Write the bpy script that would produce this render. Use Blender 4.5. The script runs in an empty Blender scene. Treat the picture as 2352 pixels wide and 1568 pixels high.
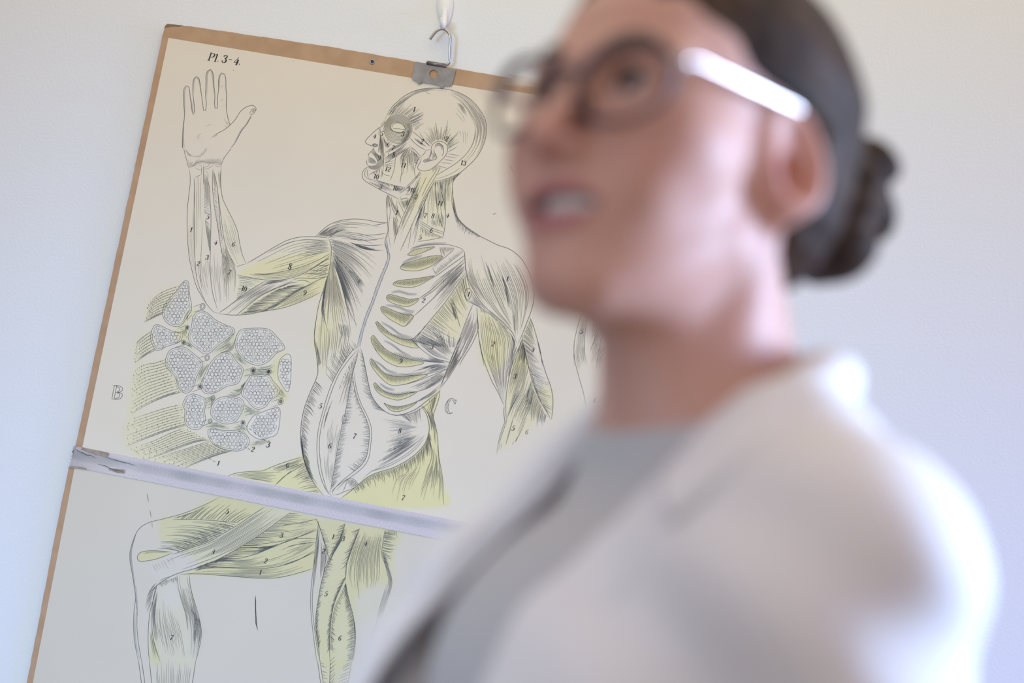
# An old folding anatomical wall chart on a white wall, with a woman in a white
# coat and glasses standing, out of focus, between the chart and the camera.
import bpy, bmesh, math, random
import numpy as np
from mathutils import Matrix, Vector

random.seed(7)
RNG = np.random.default_rng(7)
SC = bpy.context.scene
COL = SC.collection
PI = math.pi

# ------------------------------------------------------------------ camera
FPX = 4500.0                                   # focal length in pixels of a 2352 wide frame
PITCH, PAN = math.radians(3.556), math.radians(7.050)
CAM_Z = 1.46
CHART_Y = -0.010                               # front face of the chart card, wall is y = 0
AZ = 0.186262                                  # tilt of the chart in the wall plane
def _rx(a): return np.array([[1,0,0],[0,math.cos(a),-math.sin(a)],[0,math.sin(a),math.cos(a)]])
def _ry(a): return np.array([[math.cos(a),0,math.sin(a)],[0,1,0],[-math.sin(a),0,math.cos(a)]])
RWC = _rx(-PITCH) @ _ry(0.123040)              # wall axes (right, down, into the wall) -> camera axes
T0 = np.array([-0.508467, -0.449179, 2.9])     # top left corner of the chart sheet, camera axes
CW = -RWC.T @ T0                               # camera relative to that corner, wall axes
CAM = Vector((0.0, CHART_Y + CW[2], CAM_Z))
def wall_axes_to_world(v): return Vector((v[0], v[2], -v[1]))
SHEET0 = Vector((-CW[0], CHART_Y, CAM_Z + CW[1]))   # world place of the sheet's top left corner
cam_d = bpy.data.cameras.new('camera')
cam_o = bpy.data.objects.new('camera', cam_d)
COL.objects.link(cam_o)
rx, ry, rz = (wall_axes_to_world(RWC[i]) for i in range(3))
CAM_M = Matrix(((rx.x, -ry.x, -rz.x, CAM.x), (rx.y, -ry.y, -rz.y, CAM.y), (rx.z, -ry.z, -rz.z, CAM.z), (0,0,0,1)))
cam_o.matrix_world = CAM_M
cam_d.sensor_width = 36.0
cam_d.lens = FPX / 2352 * 36.0
cam_d.clip_start = 0.05
cam_d.dof.use_dof = True
cam_d.dof.focus_distance = 2.93
cam_d.dof.aperture_fstop = 2.75
SC.camera = cam_o
def cam_point(x, y, z):                        # x right, y forward, z up in camera axes -> world
    return CAM_M @ Vector((x, z, -y))

# ------------------------------------------------------------------ light
SC.view_settings.view_transform = 'Standard'
SC.view_settings.look = 'None'
SC.view_settings.gamma = 1.0
SC.view_settings.use_curve_mapping = False
SC.view_settings.exposure = 0.0
world = bpy.data.worlds.new('world'); SC.world = world
world.use_nodes = True
_wn = world.node_tree.nodes; _wl = world.node_tree.links               # the rest of the room: bright ceiling, darker towards the floor
_wt = _wn.new('ShaderNodeTexCoord'); _ws = _wn.new('ShaderNodeSeparateXYZ'); _wr = _wn.new('ShaderNodeMapRange')
_wr.inputs['From Min'].default_value = -0.7; _wr.inputs['From Max'].default_value = 0.7
_wr.inputs['To Min'].default_value = 0.36; _wr.inputs['To Max'].default_value = 0.80
_wl.new(_wt.outputs['Generated'], _ws.inputs[0]); _wl.new(_ws.outputs['Z'], _wr.inputs['Value']); _wl.new(_wr.outputs['Result'], _wn['Background'].inputs['Strength'])
_wn['Background'].inputs['Color'].default_value = (1.0, 0.82, 0.765, 1)
def area(name, loc, target, sx, sy, energy, color, spread=180.0):
    d = bpy.data.lights.new(name, 'AREA'); d.shape = 'RECTANGLE'; d.size = sx; d.size_y = sy
    d.energy = energy; d.color = color; d.spread = math.radians(spread)
    o = bpy.data.objects.new(name, d); COL.objects.link(o); o.location = loc
    o.rotation_euler = (Vector(target) - Vector(loc)).to_track_quat('-Z', 'Y').to_euler()
    return o
area('window_daylight', (3.38, -0.85, 1.35), (0.0, -2.3, 1.35), 0.9, 1.4, 70, (0.50, 0.68, 1.0), 80.0)
area('window_sky_light', (3.36, -1.2, 1.8), (-0.2, -0.3, 0.2), 1.5, 0.9, 19, (0.02, 0.12, 1.0), 60.0)
area('lower_left_wall_fill', (-2.4, -3.6, 2.0), (-0.6, 0.0, 0.7), 1.0, 1.0, 16.3, (0.37, 0.66, 1.0), 50.0)  # added cool fill without a source, brightens the lower left of the wall
area('ceiling_lamp', (0.0, -0.9, 2.9), (0.1, -0.4, 1.6), 2.0, 0.9, 8.2, (1.0, 0.96, 0.42))

# ------------------------------------------------------------------ helpers
def mat(name, color, rough=0.6, metal=0.0, **kw):
    m = bpy.data.materials.new(name); m.use_nodes = True
    b = m.node_tree.nodes['Principled BSDF']
    b.inputs['Base Color'].default_value = (*color, 1)
    b.inputs['Roughness'].default_value = rough
    b.inputs['Metallic'].default_value = metal
    for k, v in kw.items(): b.inputs[k.replace('_', ' ')].default_value = v
    return m
def node(m, kind, **kw):
    n = m.node_tree.nodes.new(kind)
    for k, v in kw.items(): n.inputs[k.replace('_', ' ')].default_value = v
    return n
def link(m, a, b): m.node_tree.links.new(a, b)
def bsdf(m): return m.node_tree.nodes['Principled BSDF']
def noise_bump(m, scale, strength, dist=0.001, detail=3.0, stretch=None):
    tc = node(m, 'ShaderNodeTexCoord'); n = node(m, 'ShaderNodeTexNoise', Scale=scale, Detail=detail)
    src = tc.outputs['Object']
    if stretch:
        mp = node(m, 'ShaderNodeMapping'); mp.inputs['Scale'].default_value = stretch
        link(m, src, mp.inputs['Vector']); src = mp.outputs['Vector']
    link(m, src, n.inputs['Vector'])
    b = node(m, 'ShaderNodeBump', Strength=strength, Distance=dist)
    link(m, n.outputs['Fac'], b.inputs['Height']); link(m, b.outputs['Normal'], bsdf(m).inputs['Normal'])
    return n
def noise_color(m, scale, c0, c1, lo=0.35, hi=0.65, detail=4.0, stretch=None):
    tc = node(m, 'ShaderNodeTexCoord'); n = node(m, 'ShaderNodeTexNoise', Scale=scale, Detail=detail)
    src = tc.outputs['Object']
    if stretch:
        mp = node(m, 'ShaderNodeMapping'); mp.inputs['Scale'].default_value = stretch
        link(m, src, mp.inputs['Vector']); src = mp.outputs['Vector']
    link(m, src, n.inputs['Vector'])
    r = node(m, 'ShaderNodeValToRGB')
    r.color_ramp.elements[0].position = lo; r.color_ramp.elements[0].color = (*c0, 1)
    r.color_ramp.elements[1].position = hi; r.color_ramp.elements[1].color = (*c1, 1)
    link(m, n.outputs['Fac'], r.inputs['Fac']); link(m, r.outputs['Color'], bsdf(m).inputs['Base Color'])
    return r
def mesh_obj(name, verts, faces, material=None, parent=None, smooth=False):
    me = bpy.data.meshes.new(name)
    me.from_pydata([tuple(v) for v in verts], [], [tuple(f) for f in faces])
    me.update()
    if smooth: me.polygons.foreach_set('use_smooth', [True]*len(me.polygons))
    for m in (material if isinstance(material, (list, tuple)) else [material]):
        if m: me.materials.append(m)
    o = bpy.data.objects.new(name, me); COL.objects.link(o)
    if parent is not None: o.parent = parent
    return o
def bm_obj(name, bm, material=None, parent=None, smooth=False):
    me = bpy.data.meshes.new(name); bm.to_mesh(me); bm.free()
    if smooth: me.polygons.foreach_set('use_smooth', [True]*len(me.polygons))
    if material: me.materials.append(material)
    o = bpy.data.objects.new(name, me); COL.objects.link(o)
    if parent is not None: o.parent = parent
    return o
def empty(name, loc=(0,0,0)):
    o = bpy.data.objects.new(name, None); COL.objects.link(o); o.location = loc
    o.empty_display_size = 0.05
    return o
def tag(o, label=None, cat=None, group=None, kind=None):
    if label: o['label'] = label
    if cat: o['category'] = cat
    if group: o['group'] = group
    if kind: o['kind'] = kind
    return o
def add_box(bm, c, s, bevel=0.0):
    r = bmesh.ops.create_cube(bm, size=1.0)
    for v in r['verts']: v.co = Vector((v.co.x*s[0]+c[0], v.co.y*s[1]+c[1], v.co.z*s[2]+c[2]))
    if bevel:
        es = {e for v in r['verts'] for e in v.link_edges}
        bmesh.ops.bevel(bm, geom=list(es), offset=bevel, segments=2, affect='EDGES', profile=0.5)
def smooth_path(pts, n):
    pts = np.asarray(pts, float)
    if len(pts) < 3:
        t = np.linspace(0, 1, n)[:, None]; return pts[0]*(1-t) + pts[-1]*t
    P = np.vstack([2*pts[0]-pts[1], pts, 2*pts[-1]-pts[-2]])
    seg = np.linalg.norm(np.diff(pts, axis=0), axis=1); L = np.r_[0, np.cumsum(seg)]
    s = np.linspace(0, L[-1], n)
    i = np.clip(np.searchsorted(L, s, 'right')-1, 0, len(pts)-2)
    u = ((s-L[i])/np.maximum(seg[i], 1e-9))[:, None]
    a, b, c, d = P[i], P[i+1], P[i+2], P[i+3]
    return 0.5*(2*b + (c-a)*u + (2*a-5*b+4*c-d)*u*u + (3*b-a-3*c+d)*u**3)
def add_tube(V, F, pts, rad, seg=10, closed=False, caps=True, flat=None):
    pts = [Vector(p) for p in pts]; n = len(pts); base = len(V)
    rad = rad if hasattr(rad, '__len__') else [rad]*n
    up = None
    for i, p in enumerate(pts):
        if closed: t = (pts[(i+1) % n]-pts[i-1])
        else: t = pts[min(i+1, n-1)]-pts[max(i-1, 0)]
        t.normalize()
        if up is None:
            up = Vector((0,0,1)) if abs(t.z) < 0.9 else Vector((1,0,0))
        up = (up - t*up.dot(t)).normalized(); sd = t.cross(up)
        for k in range(seg):
            a = 2*PI*k/seg
            V.append(p + up*math.sin(a)*rad[i]*(flat or 1.0) + sd*math.cos(a)*rad[i])
    m = n if closed else n-1
    for i in range(m):
        j = (i+1) % n
        for k in range(seg):
            F.append((base+i*seg+k, base+i*seg+(k+1) % seg, base+j*seg+(k+1) % seg, base+j*seg+k))
    if caps and not closed:
        F.append(tuple(base+k for k in range(seg))[::-1]); F.append(tuple(base+(n-1)*seg+k for k in range(seg)))

# ------------------------------------------------------------------ the room
m_wall = mat('wall_paint', (0.80, 0.80, 0.795), 0.85)
noise_bump(m_wall, 230.0, 0.22, 0.0018, 2.0)
m_floor = mat('floor_boards', (0.26, 0.20, 0.15), 0.5)
noise_color(m_floor, 3.0, (0.22,0.165,0.12), (0.30,0.235,0.175), stretch=(1, 12, 1))
WX0, WX1 = -2.6, 3.4
bm = bmesh.new(); add_box(bm, ((WX0+WX1)/2, 0.06, 1.3), (WX1-WX0, 0.12, 2.6))
tag(bm_obj('wall_back', bm, m_wall), kind='structure')
bm = bmesh.new(); add_box(bm, ((WX0+WX1)/2, -2.1, -0.05), (WX1-WX0, 4.44, 0.1))
tag(bm_obj('floor', bm, m_floor), kind='structure')
# right wall with the tall window the daylight comes through (outside the frame)
bm = bmesh.new()
for c, s in (((3.46, -1.9, 0.10), (0.12, 3.9, 0.2)), ((3.46, -1.9, 2.35), (0.12, 3.9, 0.5)),
             ((3.46, -0.11, 1.15), (0.12, 0.22, 1.9)), ((3.46, -2.95, 1.15), (0.12, 1.8, 1.9))):
    add_box(bm, c, s)
tag(bm_obj('wall_right', bm, m_wall), kind='structure')
m_light_block = mat('light_block_brown', (0.20, 0.14, 0.10), 0.85)
bm = bmesh.new(); add_box(bm, (-2.66, -2.1, 1.3), (0.12, 4.44, 2.6)); tag(bm_obj('wall_left_light_block', bm, m_light_block), kind='structure')  # unseen dark wall, added to keep ambient light off her shaded side
m_white = mat('white_gloss', (0.82, 0.82, 0.82), 0.35)
bm = bmesh.new()
for y in (-0.24, -2.03): add_box(bm, (3.46, y, 1.15), (0.06, 0.04, 1.9), 0.004)
for z in (0.22, 2.08): add_box(bm, (3.46, -1.135, z), (0.06, 1.75, 0.04), 0.004)
tag(bm_obj('window_1', bm, m_white), kind='structure')

# ------------------------------------------------------------------ wall chart
chart = empty('wall_chart', SHEET0)
chart.rotation_euler = (0, AZ, 0)
tag(chart, 'old folding anatomy chart with a muscle figure hanging tilted on the white wall', 'wall chart')
HM = np.array([[2.26117227e-04, 4.41204354e-05, -9.13458435e-02],   # drawing grid -> metres on the sheet
               [-3.63454363e-05, 2.20526311e-04, -5.12010467e-03],
               [9.80179271e-06, 4.91592403e-06, 3.40606607e-01]])
HI = np.linalg.inv(HM)
def to_sheet(p):
    p = np.asarray(p, float); q = np.c_[p, np.ones(len(p))] @ HM.T
    return q[:, :2] / q[:, 2:]
def to_grid(s):
    s = np.asarray(s, float); q = np.c_[s, np.ones(len(s))] @ HI.T
    return q[:, :2] / q[:, 2:]
def on_sheet(xy, h=0.0):                        # sheet metres (right, down) -> chart local, h in front of the card
    xy = np.asarray(xy, float)
    return np.c_[xy[:, 0], np.full(len(xy), -h), -xy[:, 1]]

m_board = mat('brown_card_edge', (0.40, 0.27, 0.155), 0.8)
noise_color(m_board, 40.0, (0.45,0.275,0.150), (0.51,0.32,0.185))
m_dark_edge = mat('frayed_card', (0.24, 0.16, 0.09), 0.9)
def card(name, outline, t, h, material, jag=0.0, seed=1):
    r = random.Random(seed); pts = []
    n = len(outline)
    for i in range(n):
        a, b = np.array(outline[i]), np.array(outline[(i+1) % n]); L = np.linalg.norm(b-a)
        k = max(1, int(L/0.008))
        for j in range(k):
            p = a + (b-a)*j/k
            pts.append(p + (np.array([r.uniform(-jag, jag), r.uniform(-jag, jag)]) if jag else 0))
    pts = np.array(pts); m = len(pts)
    V = np.vstack([on_sheet(pts, h), on_sheet(pts, h-t)])
    F = [tuple(range(m)), tuple(range(2*m-1, m-1, -1))] + [(i, m+i, m+(i+1) % m, (i+1) % m) for i in range(m)]
    return mesh_obj(name, V, F, material, chart)
upper = card('upper_board', [(-0.0055,-0.0197), (0.03,-0.0222), (0.24,-0.0258), (0.476,-0.0236), (0.813,-0.0215), (0.816,-0.018),
              (0.826,0.617), (0.40,0.6185), (-0.0200,0.6199), (-0.0145,0.30), (-0.0098,0.0), (-0.0087,-0.0160)], 0.0032, 0.0, m_board, 0.00035, 3)
lower = card('lower_board', [(-0.0235,0.6485), (0.40,0.6475), (0.828,0.647), (0.832,1.245), (-0.023,1.25), (-0.0238,0.92), (-0.0246,0.70)],
             0.0032, 0.0, m_board, 0.00035, 4)
# worn corner and frayed edge of the card
V, F = [], []
tri = [(-0.0089,-0.0135), (-0.0086,-0.0170), (-0.0060,-0.0202), (0.006,-0.0212), (0.019,-0.0218), (0.012,-0.0190), (0.001,-0.0178), (-0.0035,-0.0155)]
V = on_sheet(np.array(tri), 0.00035); mesh_obj('worn_corner', V, [tuple(range(len(tri)))], m_dark_edge, upper)

# cloth hinge between the two boards
m_cloth = mat('hinge_linen', (0.46, 0.46, 0.54), 0.9)
def cloth_nodes(m):
    tc = node(m, 'ShaderNodeTexCoord')
    mp = node(m, 'ShaderNodeMapping'); mp.inputs['Scale'].default_value = (420, 1, 1500)
    mp2 = node(m, 'ShaderNodeMapping'); mp2.inputs['Scale'].default_value = (1500, 1, 420)
    n1 = node(m, 'ShaderNodeTexNoise', Scale=1.0, Detail=2.0); n2 = node(m, 'ShaderNodeTexNoise', Scale=1.0, Detail=2.0)
    link(m, tc.outputs['Object'], mp.inputs['Vector']); link(m, tc.outputs['Object'], mp2.inputs['Vector'])
    link(m, mp.outputs['Vector'], n1.inputs['Vector']); link(m, mp2.outputs['Vector'], n2.inputs['Vector'])
    at = node(m, 'ShaderNodeAttribute'); at.attribute_name = 'dye'
    ad = node(m, 'ShaderNodeMath'); ad.operation = 'ADD'
    link(m, n1.outputs['Fac'], ad.inputs[0]); link(m, n2.outputs['Fac'], ad.inputs[1])
    r = node(m, 'ShaderNodeMapRange'); r.inputs['From Min'].default_value = 0.6; r.inputs['From Max'].default_value = 1.4
    r.inputs['To Min'].default_value = 0.74; r.inputs['To Max'].default_value = 1.22
    link(m, ad.outputs[0], r.inputs['Value'])
    mx = node(m, 'ShaderNodeMix'); mx.data_type = 'RGBA'; mx.blend_type = 'MULTIPLY'; mx.inputs['Factor'].default_value = 1.0
    link(m, at.outputs['Color'], mx.inputs['A']); link(m, r.outputs['Result'], mx.inputs['B'])
    link(m, mx.outputs['Result'], bsdf(m).inputs['Base Color'])
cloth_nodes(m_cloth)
nx, ny = 220, 13
V, C = [], []
for j in range(ny):
    for i in range(nx):
        s = i/(nx-1); t = j/(ny-1)
        x = -0.0215 + s*(0.829+0.0215) + (random.uniform(-0.002, 0.002) if i == 0 else 0)
        y = 0.6176 - 0.0004*math.sin(s*9) + t*0.0305
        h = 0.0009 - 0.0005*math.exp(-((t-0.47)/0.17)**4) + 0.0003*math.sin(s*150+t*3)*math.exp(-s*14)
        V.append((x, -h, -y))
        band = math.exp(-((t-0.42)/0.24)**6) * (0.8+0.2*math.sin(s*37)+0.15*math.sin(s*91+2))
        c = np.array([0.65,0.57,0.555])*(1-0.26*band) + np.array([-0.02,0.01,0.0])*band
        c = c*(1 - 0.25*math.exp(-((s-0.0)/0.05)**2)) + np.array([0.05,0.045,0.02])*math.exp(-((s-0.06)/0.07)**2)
        C.append((*c, 1))
F = [(j*nx+i, j*nx+i+1, (j+1)*nx+i+1, (j+1)*nx+i) for j in range(ny-1) for i in range(nx-1)]
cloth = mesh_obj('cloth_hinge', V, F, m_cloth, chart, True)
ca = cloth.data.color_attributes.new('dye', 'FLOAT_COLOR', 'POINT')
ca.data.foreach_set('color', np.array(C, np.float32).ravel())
m_tape = mat('brown_paper_tape', (0.36, 0.265, 0.20), 0.85)
noise_color(m_tape, 90.0, (0.30,0.22,0.165), (0.42,0.34,0.27))
m_tear = mat('torn_thread', (0.10, 0.085, 0.075), 0.95)
for pts in ([(-0.0212,0.6165), (0.004,0.6172), (0.030,0.6172), (0.0335,0.6185), (0.032,0.6252), (0.012,0.6245), (-0.004,0.6215), (-0.0208,0.6196)],
            [(-0.0235,0.6472), (-0.006,0.6455), (0.004,0.6458), (0.0035,0.6486), (-0.012,0.6492), (-0.0242,0.6510)],
            [(0.036,0.6392), (0.060,0.6372), (0.0625,0.6385), (0.0605,0.6432), (0.050,0.6440), (0.037,0.6425)]):
    mesh_obj('tape_remnant', on_sheet(np.array(pts), 0.0011), [tuple(range(len(pts)))], m_tape, cloth)
V, F = [], []
for path in ([(-0.021,0.6205), (-0.012,0.6240), (-0.006,0.6250), (0.001,0.6270), (0.006,0.6262), (0.014,0.6285)],
             [(0.020,0.6365), (0.033,0.6378), (0.041,0.6402), (0.052,0.6400), (0.062,0.6412)],
             [(-0.0232,0.6215), (-0.0205,0.6235), (-0.0222,0.6265), (-0.0200,0.6290)],
             [(0.030,0.6245), (0.042,0.6262), (0.058,0.6270), (0.075,0.6280)]):
    p = on_sheet(smooth_path(path, 24) + RNG.normal(0, 0.0003, (24, 2)), 0.0013)
    add_tube(V, F, p, list(0.00035*np.abs(np.sin(np.linspace(0.2, 3.0, 24)))+0.0001), 5)
mesh_obj('frayed_tear', V, F, m_tear, cloth)

# eyelet
m_steel = mat('worn_steel', (0.30, 0.27, 0.24), 0.5, 0.35)
noise_bump(m_steel, 300.0, 0.15, 0.0003)
noise_color(m_steel, 60.0, (0.235,0.205,0.175), (0.31,0.275,0.24))
m_wire = mat('nickel_wire', (0.50, 0.47, 0.43), 0.25, 0.95)
m_hole = mat('eyelet_hole', (0.05, 0.05, 0.055), 0.9)
V, F = [], []
c0 = (0.3096, -0.014)
ring = [(c0[0]+0.0030*math.cos(a), -0.0004, -c0[1]+0.0030*math.sin(a)) for a in np.linspace(0, 2*PI, 28, endpoint=False)]
add_tube(V, F, ring, 0.0009, 8, closed=True)
eyelet = mesh_obj('eyelet', V, F, mat('grey_eyelet', (0.33, 0.35, 0.40), 0.45, 0.6), chart, True)
mesh_obj('eyelet_hole', [(c0[0]+0.0027*math.cos(a), -0.00035, -c0[1]+0.0027*math.sin(a)) for a in np.linspace(0, 2*PI, 24, endpoint=False)],
         [tuple(range(24))], m_hole, eyelet)

# metal hanger clip: folded plate with a round hole, two small teeth and a rolled sleeve carrying the wire hook
outl = [(0.3727,-0.0232), (0.3745,-0.0243), (0.398,-0.0240), (0.4185,-0.0238), (0.419,-0.0222), (0.424,-0.0226), (0.4335,-0.0226), (0.4340,-0.0205), (0.4325,0.0010), (0.4300,0.0030),
        (0.4215,0.0042), (0.4205,0.0072), (0.4155,0.0074), (0.4145,0.0046), (0.402,0.0040), (0.388,0.0042), (0.3865,0.0072), (0.3825,0.0072), (0.3815,0.0046), (0.3745,0.0026), (0.3722,0.0002)]
def plate_bm(outl, hole_c, hole_r, h0, h1):
    bm = bmesh.new(); P = np.array(outl)
    v = [bm.verts.new((x, -h0, -y)) for x, y in P]
    e = [bm.edges.new((v[i], v[(i+1) % len(v)])) for i in range(len(v))]
    hv = [bm.verts.new((hole_c[0]+hole_r*math.cos(a), -h0, -hole_c[1]+hole_r*math.sin(a))) for a in np.linspace(0, 2*PI, 32, endpoint=False)]
    e += [bm.edges.new((hv[i], hv[(i+1) % 32])) for i in range(32)]
    r = bmesh.ops.triangle_fill(bm, use_beauty=True, edges=e)
    fs = [f for f in r['geom'] if isinstance(f, bmesh.types.BMFace)]
    ex = bmesh.ops.extrude_face_region(bm, geom=fs)
    for q in ex['geom']:
        if isinstance(q, bmesh.types.BMVert): q.co.y = -h1
    bmesh.ops.recalc_face_normals(bm, faces=bm.faces[:])
    return bm
clip = bm_obj('hanger_clip', plate_bm(outl, (0.4028,-0.0106), 0.0064, 0.0003, 0.0022), m_steel, chart)
V, F = [], []
add_tube(V, F, [(0.3905, -0.0010, 0.0252), (0.4185, -0.0010, 0.0252)], 0.0034, 14)
mesh_obj('rolled_sleeve', V, F, mat('dark_rolled_steel', (0.22, 0.20, 0.185), 0.4, 0.85), clip, True)
hp = to_sheet(smooth_path([(979,143), (1000,146), (1024,149), (1030.5,146), (1033,139), (1034.5,112), (1035.5,88), (1031,76), (1022,69), (1013.5,68.5), (1004.5,73), (996,82), (989,92)], 90))
V, F = [], []
rise = np.clip((90-np.arange(90))/90.0, 0, 1)
P = on_sheet(hp, 0.001); P[:, 1] -= 0.004*np.clip(np.arange(90)-25, 0, 40)/40
add_tube(V, F, P, 0.0021, 12)
wire = mesh_obj('wire_hook', V, F, m_wire, clip, True)

# the white adhesive hook on the wall that the chart hangs from
m_plastic = mat('white_plastic', (0.80, 0.79, 0.78), 0.4)
hk = np.array(chart.matrix_basis @ Vector(on_sheet(to_sheet([(1020, 70)]), 0.0)[0]))
wall_hook = empty('wall_hook', (hk[0], 0.0, hk[2]+0.012))
tag(wall_hook, 'small white plastic hook on the wall carrying the wire hanger of the chart', 'hook')
bm = bmesh.new()
n = 28
def ringv(w, hgt, y, zc):
    return [bm.verts.new((w*math.cos(a)*(1.0 if math.sin(a) > 0 else 0.80+0.20*(1+math.sin(a))), y, zc+hgt*math.sin(a))) for a in np.linspace(0, 2*PI, n, endpoint=False)]
rs = [ringv(0.0120, 0.029, 0.0, 0.0245), ringv(0.0120, 0.029, -0.0030, 0.0245), ringv(0.0104, 0.0272, -0.0050, 0.0245)]
for a, b in zip(rs[:-1], rs[1:]):
    for i in range(n): bm.faces.new((a[i], a[(i+1) % n], b[(i+1) % n], b[i]))
bm.faces.new(rs[0]); bm.faces.new(rs[-1])
bmesh.ops.recalc_face_normals(bm, faces=bm.faces[:])
bm_obj('back_plate', bm, m_plastic, wall_hook, True)
V, F = [], []
pp = smooth_path([(0.000,-0.003,0.020), (0.000,-0.008,0.006), (-0.0002,-0.015,-0.0055), (-0.0008,-0.0225,-0.0090), (-0.001,-0.0275,-0.0040), (-0.0007,-0.0290,0.0030)], 30)
add_tube(V, F, pp, list(np.interp(np.linspace(0, 1, 30), [0, 0.3, 0.7, 1], [0.0052, 0.0044, 0.0036, 0.0017])), 12)
mesh_obj('prong', V, F, m_plastic, wall_hook, True)
# ------------------------------------------------------------------ printed sheet: tracing tools
VIEWS = {'A': (350,40,5.2275), 'B': (750,40,5.2267), 'C': (380,340,3.92), 'D': (800,180,5.2275), 'E': (700,400,3.92), 'F': (1000,440,3.92),
         'G': (240,620,3.409), 'H': (660,740,3.733), 'I': (980,780,3.5636), 'J': (280,1080,3.409), 'K': (600,1100,3.563), 'P': (0,0,1.0)}
def T(view, s):                                  # "x,y x,y ..." in the units of one detail study -> drawing grid
    ox, oy, k = VIEWS[view]
    a = np.array([[float(q) for q in p.split(',')] for p in s.split()])
    return a/k + np.array([ox, oy])
R_ = random.Random(11)
GA = 0.186                                        # the sheet's tilt on the drawing grid

class Ink:
    """collects tapered pen strokes of one drawing; each becomes a thin printed ribbon on the sheet"""
    def __init__(self): self.V, self.F, self.C, self.n = [], [], [], 0
    def stroke(self, pts, w=1.5, shade=0.55, ta=0.25, tb=0.25, wob=0.0, flow=None, room=None):
        pts = np.asarray(pts, float)
        L = np.linalg.norm(np.diff(pts, axis=0), axis=1).sum()
        if L < 0.8: return
        n = int(np.clip(L/(5.0 if len(pts) > 2 else 14), 4 if len(pts) < 5 else min(3*len(pts), 34), 90)); w *= 0.68
        p = smooth_path(pts, n)
        t = np.gradient(p, axis=0); t /= np.maximum(np.linalg.norm(t, axis=1, keepdims=True), 1e-9)
        nn = np.c_[-t[:, 1], t[:, 0]]
        if wob: p = p + nn*(np.cumsum(RNG.normal(0, wob, n))*0.35)[:, None]
        s = np.linspace(0, 1, n)
        ww = np.ones(n)
        if ta > 0: ww *= np.clip(s/ta, 0, 1)**0.7*0.8+0.2
        if tb > 0: ww *= np.clip((1-s)/tb, 0, 1)**0.7*0.8+0.2
        if flow is not None: ww *= flow(s)
        wl = w*ww
        if room is not None: wl = np.minimum(wl, np.maximum(0.30, 0.42*np.interp(s, np.linspace(0, 1, len(room)), room)))   # leave paper between close lines
        hw = (wl*0.5)[:, None]
        a, b = to_sheet(p+nn*hw), to_sheet(p-nn*hw)
        base = len(self.V); self.n += 1
        h = 0.00022 + 2e-8*(self.n % 4000)
        for q0, q1 in zip(a, b):
            self.V.append((q0[0], -h, -q0[1])); self.V.append((q1[0], -h, -q1[1]))
        self.C += [shade]*(2*n)
        for i in range(n-1): self.F.append((base+2*i, base+2*i+2, base+2*i+3, base+2*i+1))
    def line(self, view, s, w=1.7, shade=0.68, ta=0.08, tb=0.08, wob=0.05): self.stroke(T(view, s), w, shade, ta, tb, wob)
    def lines(self, view, *ss, **k):
        for s in ss: self.line(view, s, **k)
    def fib(self, view, A, B, n, w=1.25, shade=0.52, lo=(0.0,0.25), hi=(0.75,1.0), m=40, jit=0.25, edge=0.04, skip=0.0):
        """n fibres running the length of the strip between curves A and B"""
        a = smooth_path(T(view, A) if isinstance(A, str) else A, m); b = smooth_path(T(view, B) if isinstance(B, str) else B, m)
        for i in range(n):
            if R_.random() < skip: continue
            u = edge + (1-2*edge)*(i+0.5+R_.uniform(-jit, jit))/n
            i0 = int(m*R_.uniform(*lo)); i1 = int(m*R_.uniform(*hi))
            if i1-i0 < 4: continue
            p = a*(1-u)+b*u
            sep = np.linalg.norm(a-b, axis=1)/n
            self.stroke(p[i0:i1:3] if i1-i0 > 9 else p[i0:i1], w*R_.uniform(0.8, 1.15), shade*R_.uniform(0.78, 1.15), R_.uniform(0.1, 0.5), R_.uniform(0.15, 0.6), 0.04, room=sep[i0:i1])
    def fan(self, view, A, B, n, w=1.25, shade=0.55, r0=(0.0,0.04), r1=(0.55,1.0), bow=0.0, jit=0.3, ta=0.05, tb=0.6):
        """n strokes leaving curve A towards matching places on curve B"""
        a = smooth_path(T(view, A) if isinstance(A, str) else A, 80); b = smooth_path(T(view, B) if isinstance(B, str) else B, 80)
        for i in range(n):
            u = np.clip((i+0.5+R_.uniform(-jit, jit))/n, 0, 1)*79
            k = int(u); f = u-k; k2 = min(k+1, 79)
            p, q = a[k]*(1-f)+a[k2]*f, b[k]*(1-f)+b[k2]*f
            d = q-p; nn = np.array([-d[1], d[0]])
            s = np.linspace(R_.uniform(*r0), R_.uniform(*r1), 5)[:, None]
            sa, sb = (np.linalg.norm(np.diff(q_, axis=0), axis=1).sum()/n for q_ in (a, b))
            self.stroke(p + d*s + nn*bow*4*(s*(1-s)), w*R_.uniform(0.8, 1.2), shade*R_.uniform(0.8, 1.12), ta, tb, room=(sa*(1-s)+sb*s).ravel())
    def hatch(self, poly, ang, step, w=0.9, shade=0.5, fade=None):
        """parallel hatching clipped to a closed outline"""
        P = smooth_path(np.vstack([poly, poly[:1]]), 120)
        d = np.array([math.cos(ang), math.sin(ang)]); nn = np.array([-d[1], d[0]])
        pr = P @ nn
        for c in np.arange(pr.min()+step*0.5, pr.max(), step):
            xs = []
            for i in range(len(P)-1):
                a, b = pr[i]-c, pr[i+1]-c
                if (a < 0) != (b < 0):
                    q = P[i]+(P[i+1]-P[i])*(a/(a-b)); xs.append(q @ d)
            xs.sort()
            for x0, x1 in zip(xs[::2], xs[1::2]):
                if fade: x0, x1 = fade(x0, x1, c)
                if x1-x0 > 1.0: self.stroke(np.array([d*x0+nn*c, d*x1+nn*c]), w, shade, 0.05, 0.05)
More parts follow.
